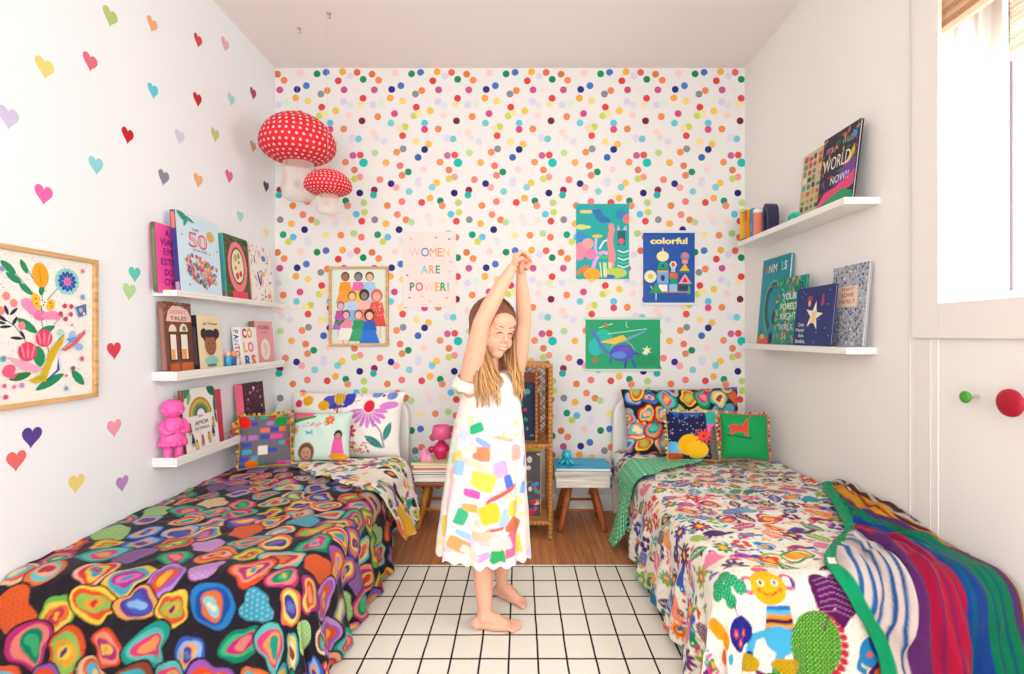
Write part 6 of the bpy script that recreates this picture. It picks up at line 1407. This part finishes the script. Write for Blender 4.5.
U, Vv = np.meshgrid(np.linspace(0, 1, cv.nx), np.linspace(0, 1, cv.ny)); ph = -PI+2*PI*U; zz_ = .245+Vv*(.896-.245)
cx = np.interp(zz_, zs, cxs); rx = np.interp(zz_, zs, rxs); ry = np.interp(zz_, zs, rys); fl = np.clip((.74-zz_)/.5, 0, 1)
rf = 1+fl*(.055*np.cos(9*ph+1.2+2*zz_)+.03*np.cos(16*ph+.5)+.02*np.cos(5*ph))+.008*vnoise(ph*.1, zz_, .05, 3)
hem = np.clip((.30-zz_)/.055, 0, 1); zz2 = zz_-.012*np.cos(ph)*fl+hem*.006*np.cos(22*ph)
P = np.stack([cx+rx*rf*np.cos(ph)-GO.x, 1.812+ry*rf*np.sin(ph)+(.0)-GO.y, zz2-GO.z], -1)
P[:, -1] = P[:, 0]; Cd = cv.colors(); Cd[:, -1] = Cd[:, 0]
dress = grid_mesh('dress', P, Cd, 'fabric', girl, None, 0); m = dress.modifiers.new('Solidify', 'SOLIDIFY'); m.thickness = .002; m.offset = -1
# gathered ruffle round the raised near shoulder
b = MB(); ax = (Vector((-.158, 1.735, .955))-Rs).normalized(); u_ = ax.orthogonal().normalized(); w_ = ax.cross(u_); n = 48; vs = []
for j, (r, h_) in enumerate([(.043, .020), (.050, .012), (.058, -.002), (.062, -.014), (.060, -.016), (.052, .004), (.044, .014)]):
    for k in range(n):
        a = 2*PI*k/n; rr = r*(1+(.05*math.cos(11*a) if j in (2, 3, 4) else 0)); vs.append(Rs+ax*h_+u_*(rr*math.cos(a))+w_*(rr*math.sin(a)))
fs = [(j*n+k, j*n+(k+1) % n, ((j+1) % 7)*n+(k+1) % n, ((j+1) % 7)*n+k) for j in range(7) for k in range(n)]
b.add(vs, fs, '#e9e1d3', True); child(b, 'shoulder_ruffle', 'fabric')
# hair: scalp shell plus locks
b = MB(); rnd = random.Random(23)
CR = (.081, .096, .088); CC_ = (0, .022, .030)
def scalp(az, el, k=1.0):      # az 0 = forward (-y), 90 = her left (+x local)
    a, e = math.radians(az), math.radians(el)
    return hp(CC_[0]+CR[0]*k*math.cos(e)*math.sin(a), CC_[1]-CR[1]*k*math.cos(e)*math.cos(a), CC_[2]+CR[2]*k*math.sin(e))
def hairline(az):
    a = abs(az); return 25 if a < 30 else (25-(a-30)*.86 if a < 78 else (-16-(a-78)*.8 if a < 110 else -45))
n1, n2 = 72, 16; vs = []; fs = []; cols = []
for i in range(n1):
    az = -180+360*i/n1; lo = hairline(az)
    for j in range(n2+1): vs.append(scalp(az, lo+(90-lo)*j/n2, 1.0+.012*math.sin(i*1.7)))
for i in range(n1):
    for j in range(n2): fs.append((i*(n2+1)+j, ((i+1) % n1)*(n2+1)+j, ((i+1) % n1)*(n2+1)+j+1, i*(n2+1)+j+1)); cols.append(rnd.choice(['#7a5238', '#835a3e', '#6e4830']))
b.add(vs, fs, cols, True)
torso = Vector((-.108, 1.815, 0))
def grad(t):
    A = [(0, (112, 72, 46)), (.35, (142, 98, 62)), (.65, (182, 132, 84)), (1, (218, 172, 112))]
    for (t0, c0), (t1, c1) in zip(A, A[1:]):
        if t <= t1: q = (t-t0)/(t1-t0); return [c0[i]*(1-q)+c1[i]*q for i in range(3)]
    return A[-1][1]
NS = 560
for s_ in range(NS):
    f = s_/NS; side = -1 if s_ % 2 else 1
    az = side*(62+118*rnd.random()**.8); path = []
    az0 = side*rnd.uniform(3, 40)+ (0 if rnd.random() < .5 else side*100); k = 1.012+rnd.uniform(0, .05)
    for q in range(8):
        t = q/7; el = 88-(88-(-22))*t**1.05; a_ = az0+(az-az0)*min(1, t*1.6)
        path.append(scalp(a_, max(el, hairline(a_)-3 if abs(a_) < 78 else -40), k))
    p = path[-1].copy(); zend = rnd.uniform(.775, .86) if side < 0 else rnd.uniform(.79, .87)
    if abs(az) > 110: zend = rnd.uniform(.76, .86)
    steps = 11; z0 = p.z; ph0 = rnd.uniform(0, 6.28); drift = Vector((rnd.uniform(-.011, .011), rnd.uniform(-.010, .010), 0))
    front = abs(az) < 108
    for q in range(1, steps+1):
        t = q/steps; z = z0+(zend-z0)*t
        if front:
            tgt = Vector((-.106, 1.714, 0))+Vector((rnd.uniform(-.001, .001), 0, 0)) if side < 0 else Vector((-.012, 1.775, 0))
            x = p.x+(tgt.x+drift.x*(4.6 if side < 0 else 2.2)-p.x)*min(1, t*1.1)**1.2+.006*math.sin(t*5+ph0)*t; y = p.y+(tgt.y+drift.y-p.y)*min(1, t*1.2)**1.2
        else:
            x = p.x+drift.x*t*1.6; y = p.y+drift.y*t+.012*math.sin(t*4+ph0)*t
        # keep outside neck, shoulders and dress
        q_ = Vector((x, y, 0))-torso; rmin_x, rmin_y = (.050, .050) if z > .905 else (.094+.06*max(0, (.905-z)), .088)
        dd = math.hypot(q_.x/rmin_x, q_.y/rmin_y)
        if dd < 1.04 and z < .93: q_ = q_*(1.04/max(dd, .05)); x, y = torso.x+q_.x, torso.y+q_.y
        path.append(Vector((x, y, z)))
    m = len(path); r0 = rnd.uniform(.0022, .0036)
    br = rnd.uniform(.82, 1.15); cols = []
    for i in range(m-1):
        c = grad(min(1, max(0, (i-3)/(m-4)))); cols.append('#%02x%02x%02x' % tuple(int(max(0, min(255, v*br))) for v in c))
    b.tube(path, [r0*(.5 if i == 0 else (1 if i < m-3 else (m-i)/3.5)) for i in range(m)], None, 5, cols=cols)
child(b, 'hair', 'hair')
# ================================================================== CAMERA, LIGHT, WORLD
cam = bpy.data.cameras.new('camera'); co = bpy.data.objects.new('camera', cam); COL.objects.link(co)
co.location = (0, 0, EYE); co.rotation_euler = (PI/2, 0, 0); cam.sensor_width = 36; cam.lens = F*36/1024; cam.clip_start = .02
cam.shift_x = -(VX-512)/1024; cam.shift_y = -(337-VY)/1024
S.camera = co
wd = bpy.data.worlds.new('sky'); S.world = wd; wd.use_nodes = True
wd.node_tree.nodes['Background'].inputs[0].default_value = (.97, .985, 1.0, 1); wd.node_tree.nodes['Background'].inputs[1].default_value = 3.0
def area(name, loc, rot, sx, sy, e, col=(1, 1, 1)):
    l = bpy.data.lights.new(name, 'AREA'); l.shape = 'RECTANGLE'; l.size = sx; l.size_y = sy; l.energy = e; l.color = col
    o = bpy.data.objects.new(name, l); COL.objects.link(o); o.location = loc; o.rotation_euler = rot; return o
area('window_daylight', (XR+.42, (WY0+WY1)/2, (WZ0+WZ1)/2), (0, PI/2, 0), 1.3, 1.3, 30, (.97, .99, 1))
area('rear_fill_light', (0, YR-.2, 1.4), (PI/2, 0, 0), 2.2, 1.9, 44, (.96, .985, 1))  # added soft frontal fill, placed outside the unseen rear window
S.view_settings.view_transform = 'Standard'; S.view_settings.look = 'None'; S.view_settings.gamma = 1; S.view_settings.exposure = 0.15
try: S.view_settings.use_curve_mapping = False
except Exception: pass
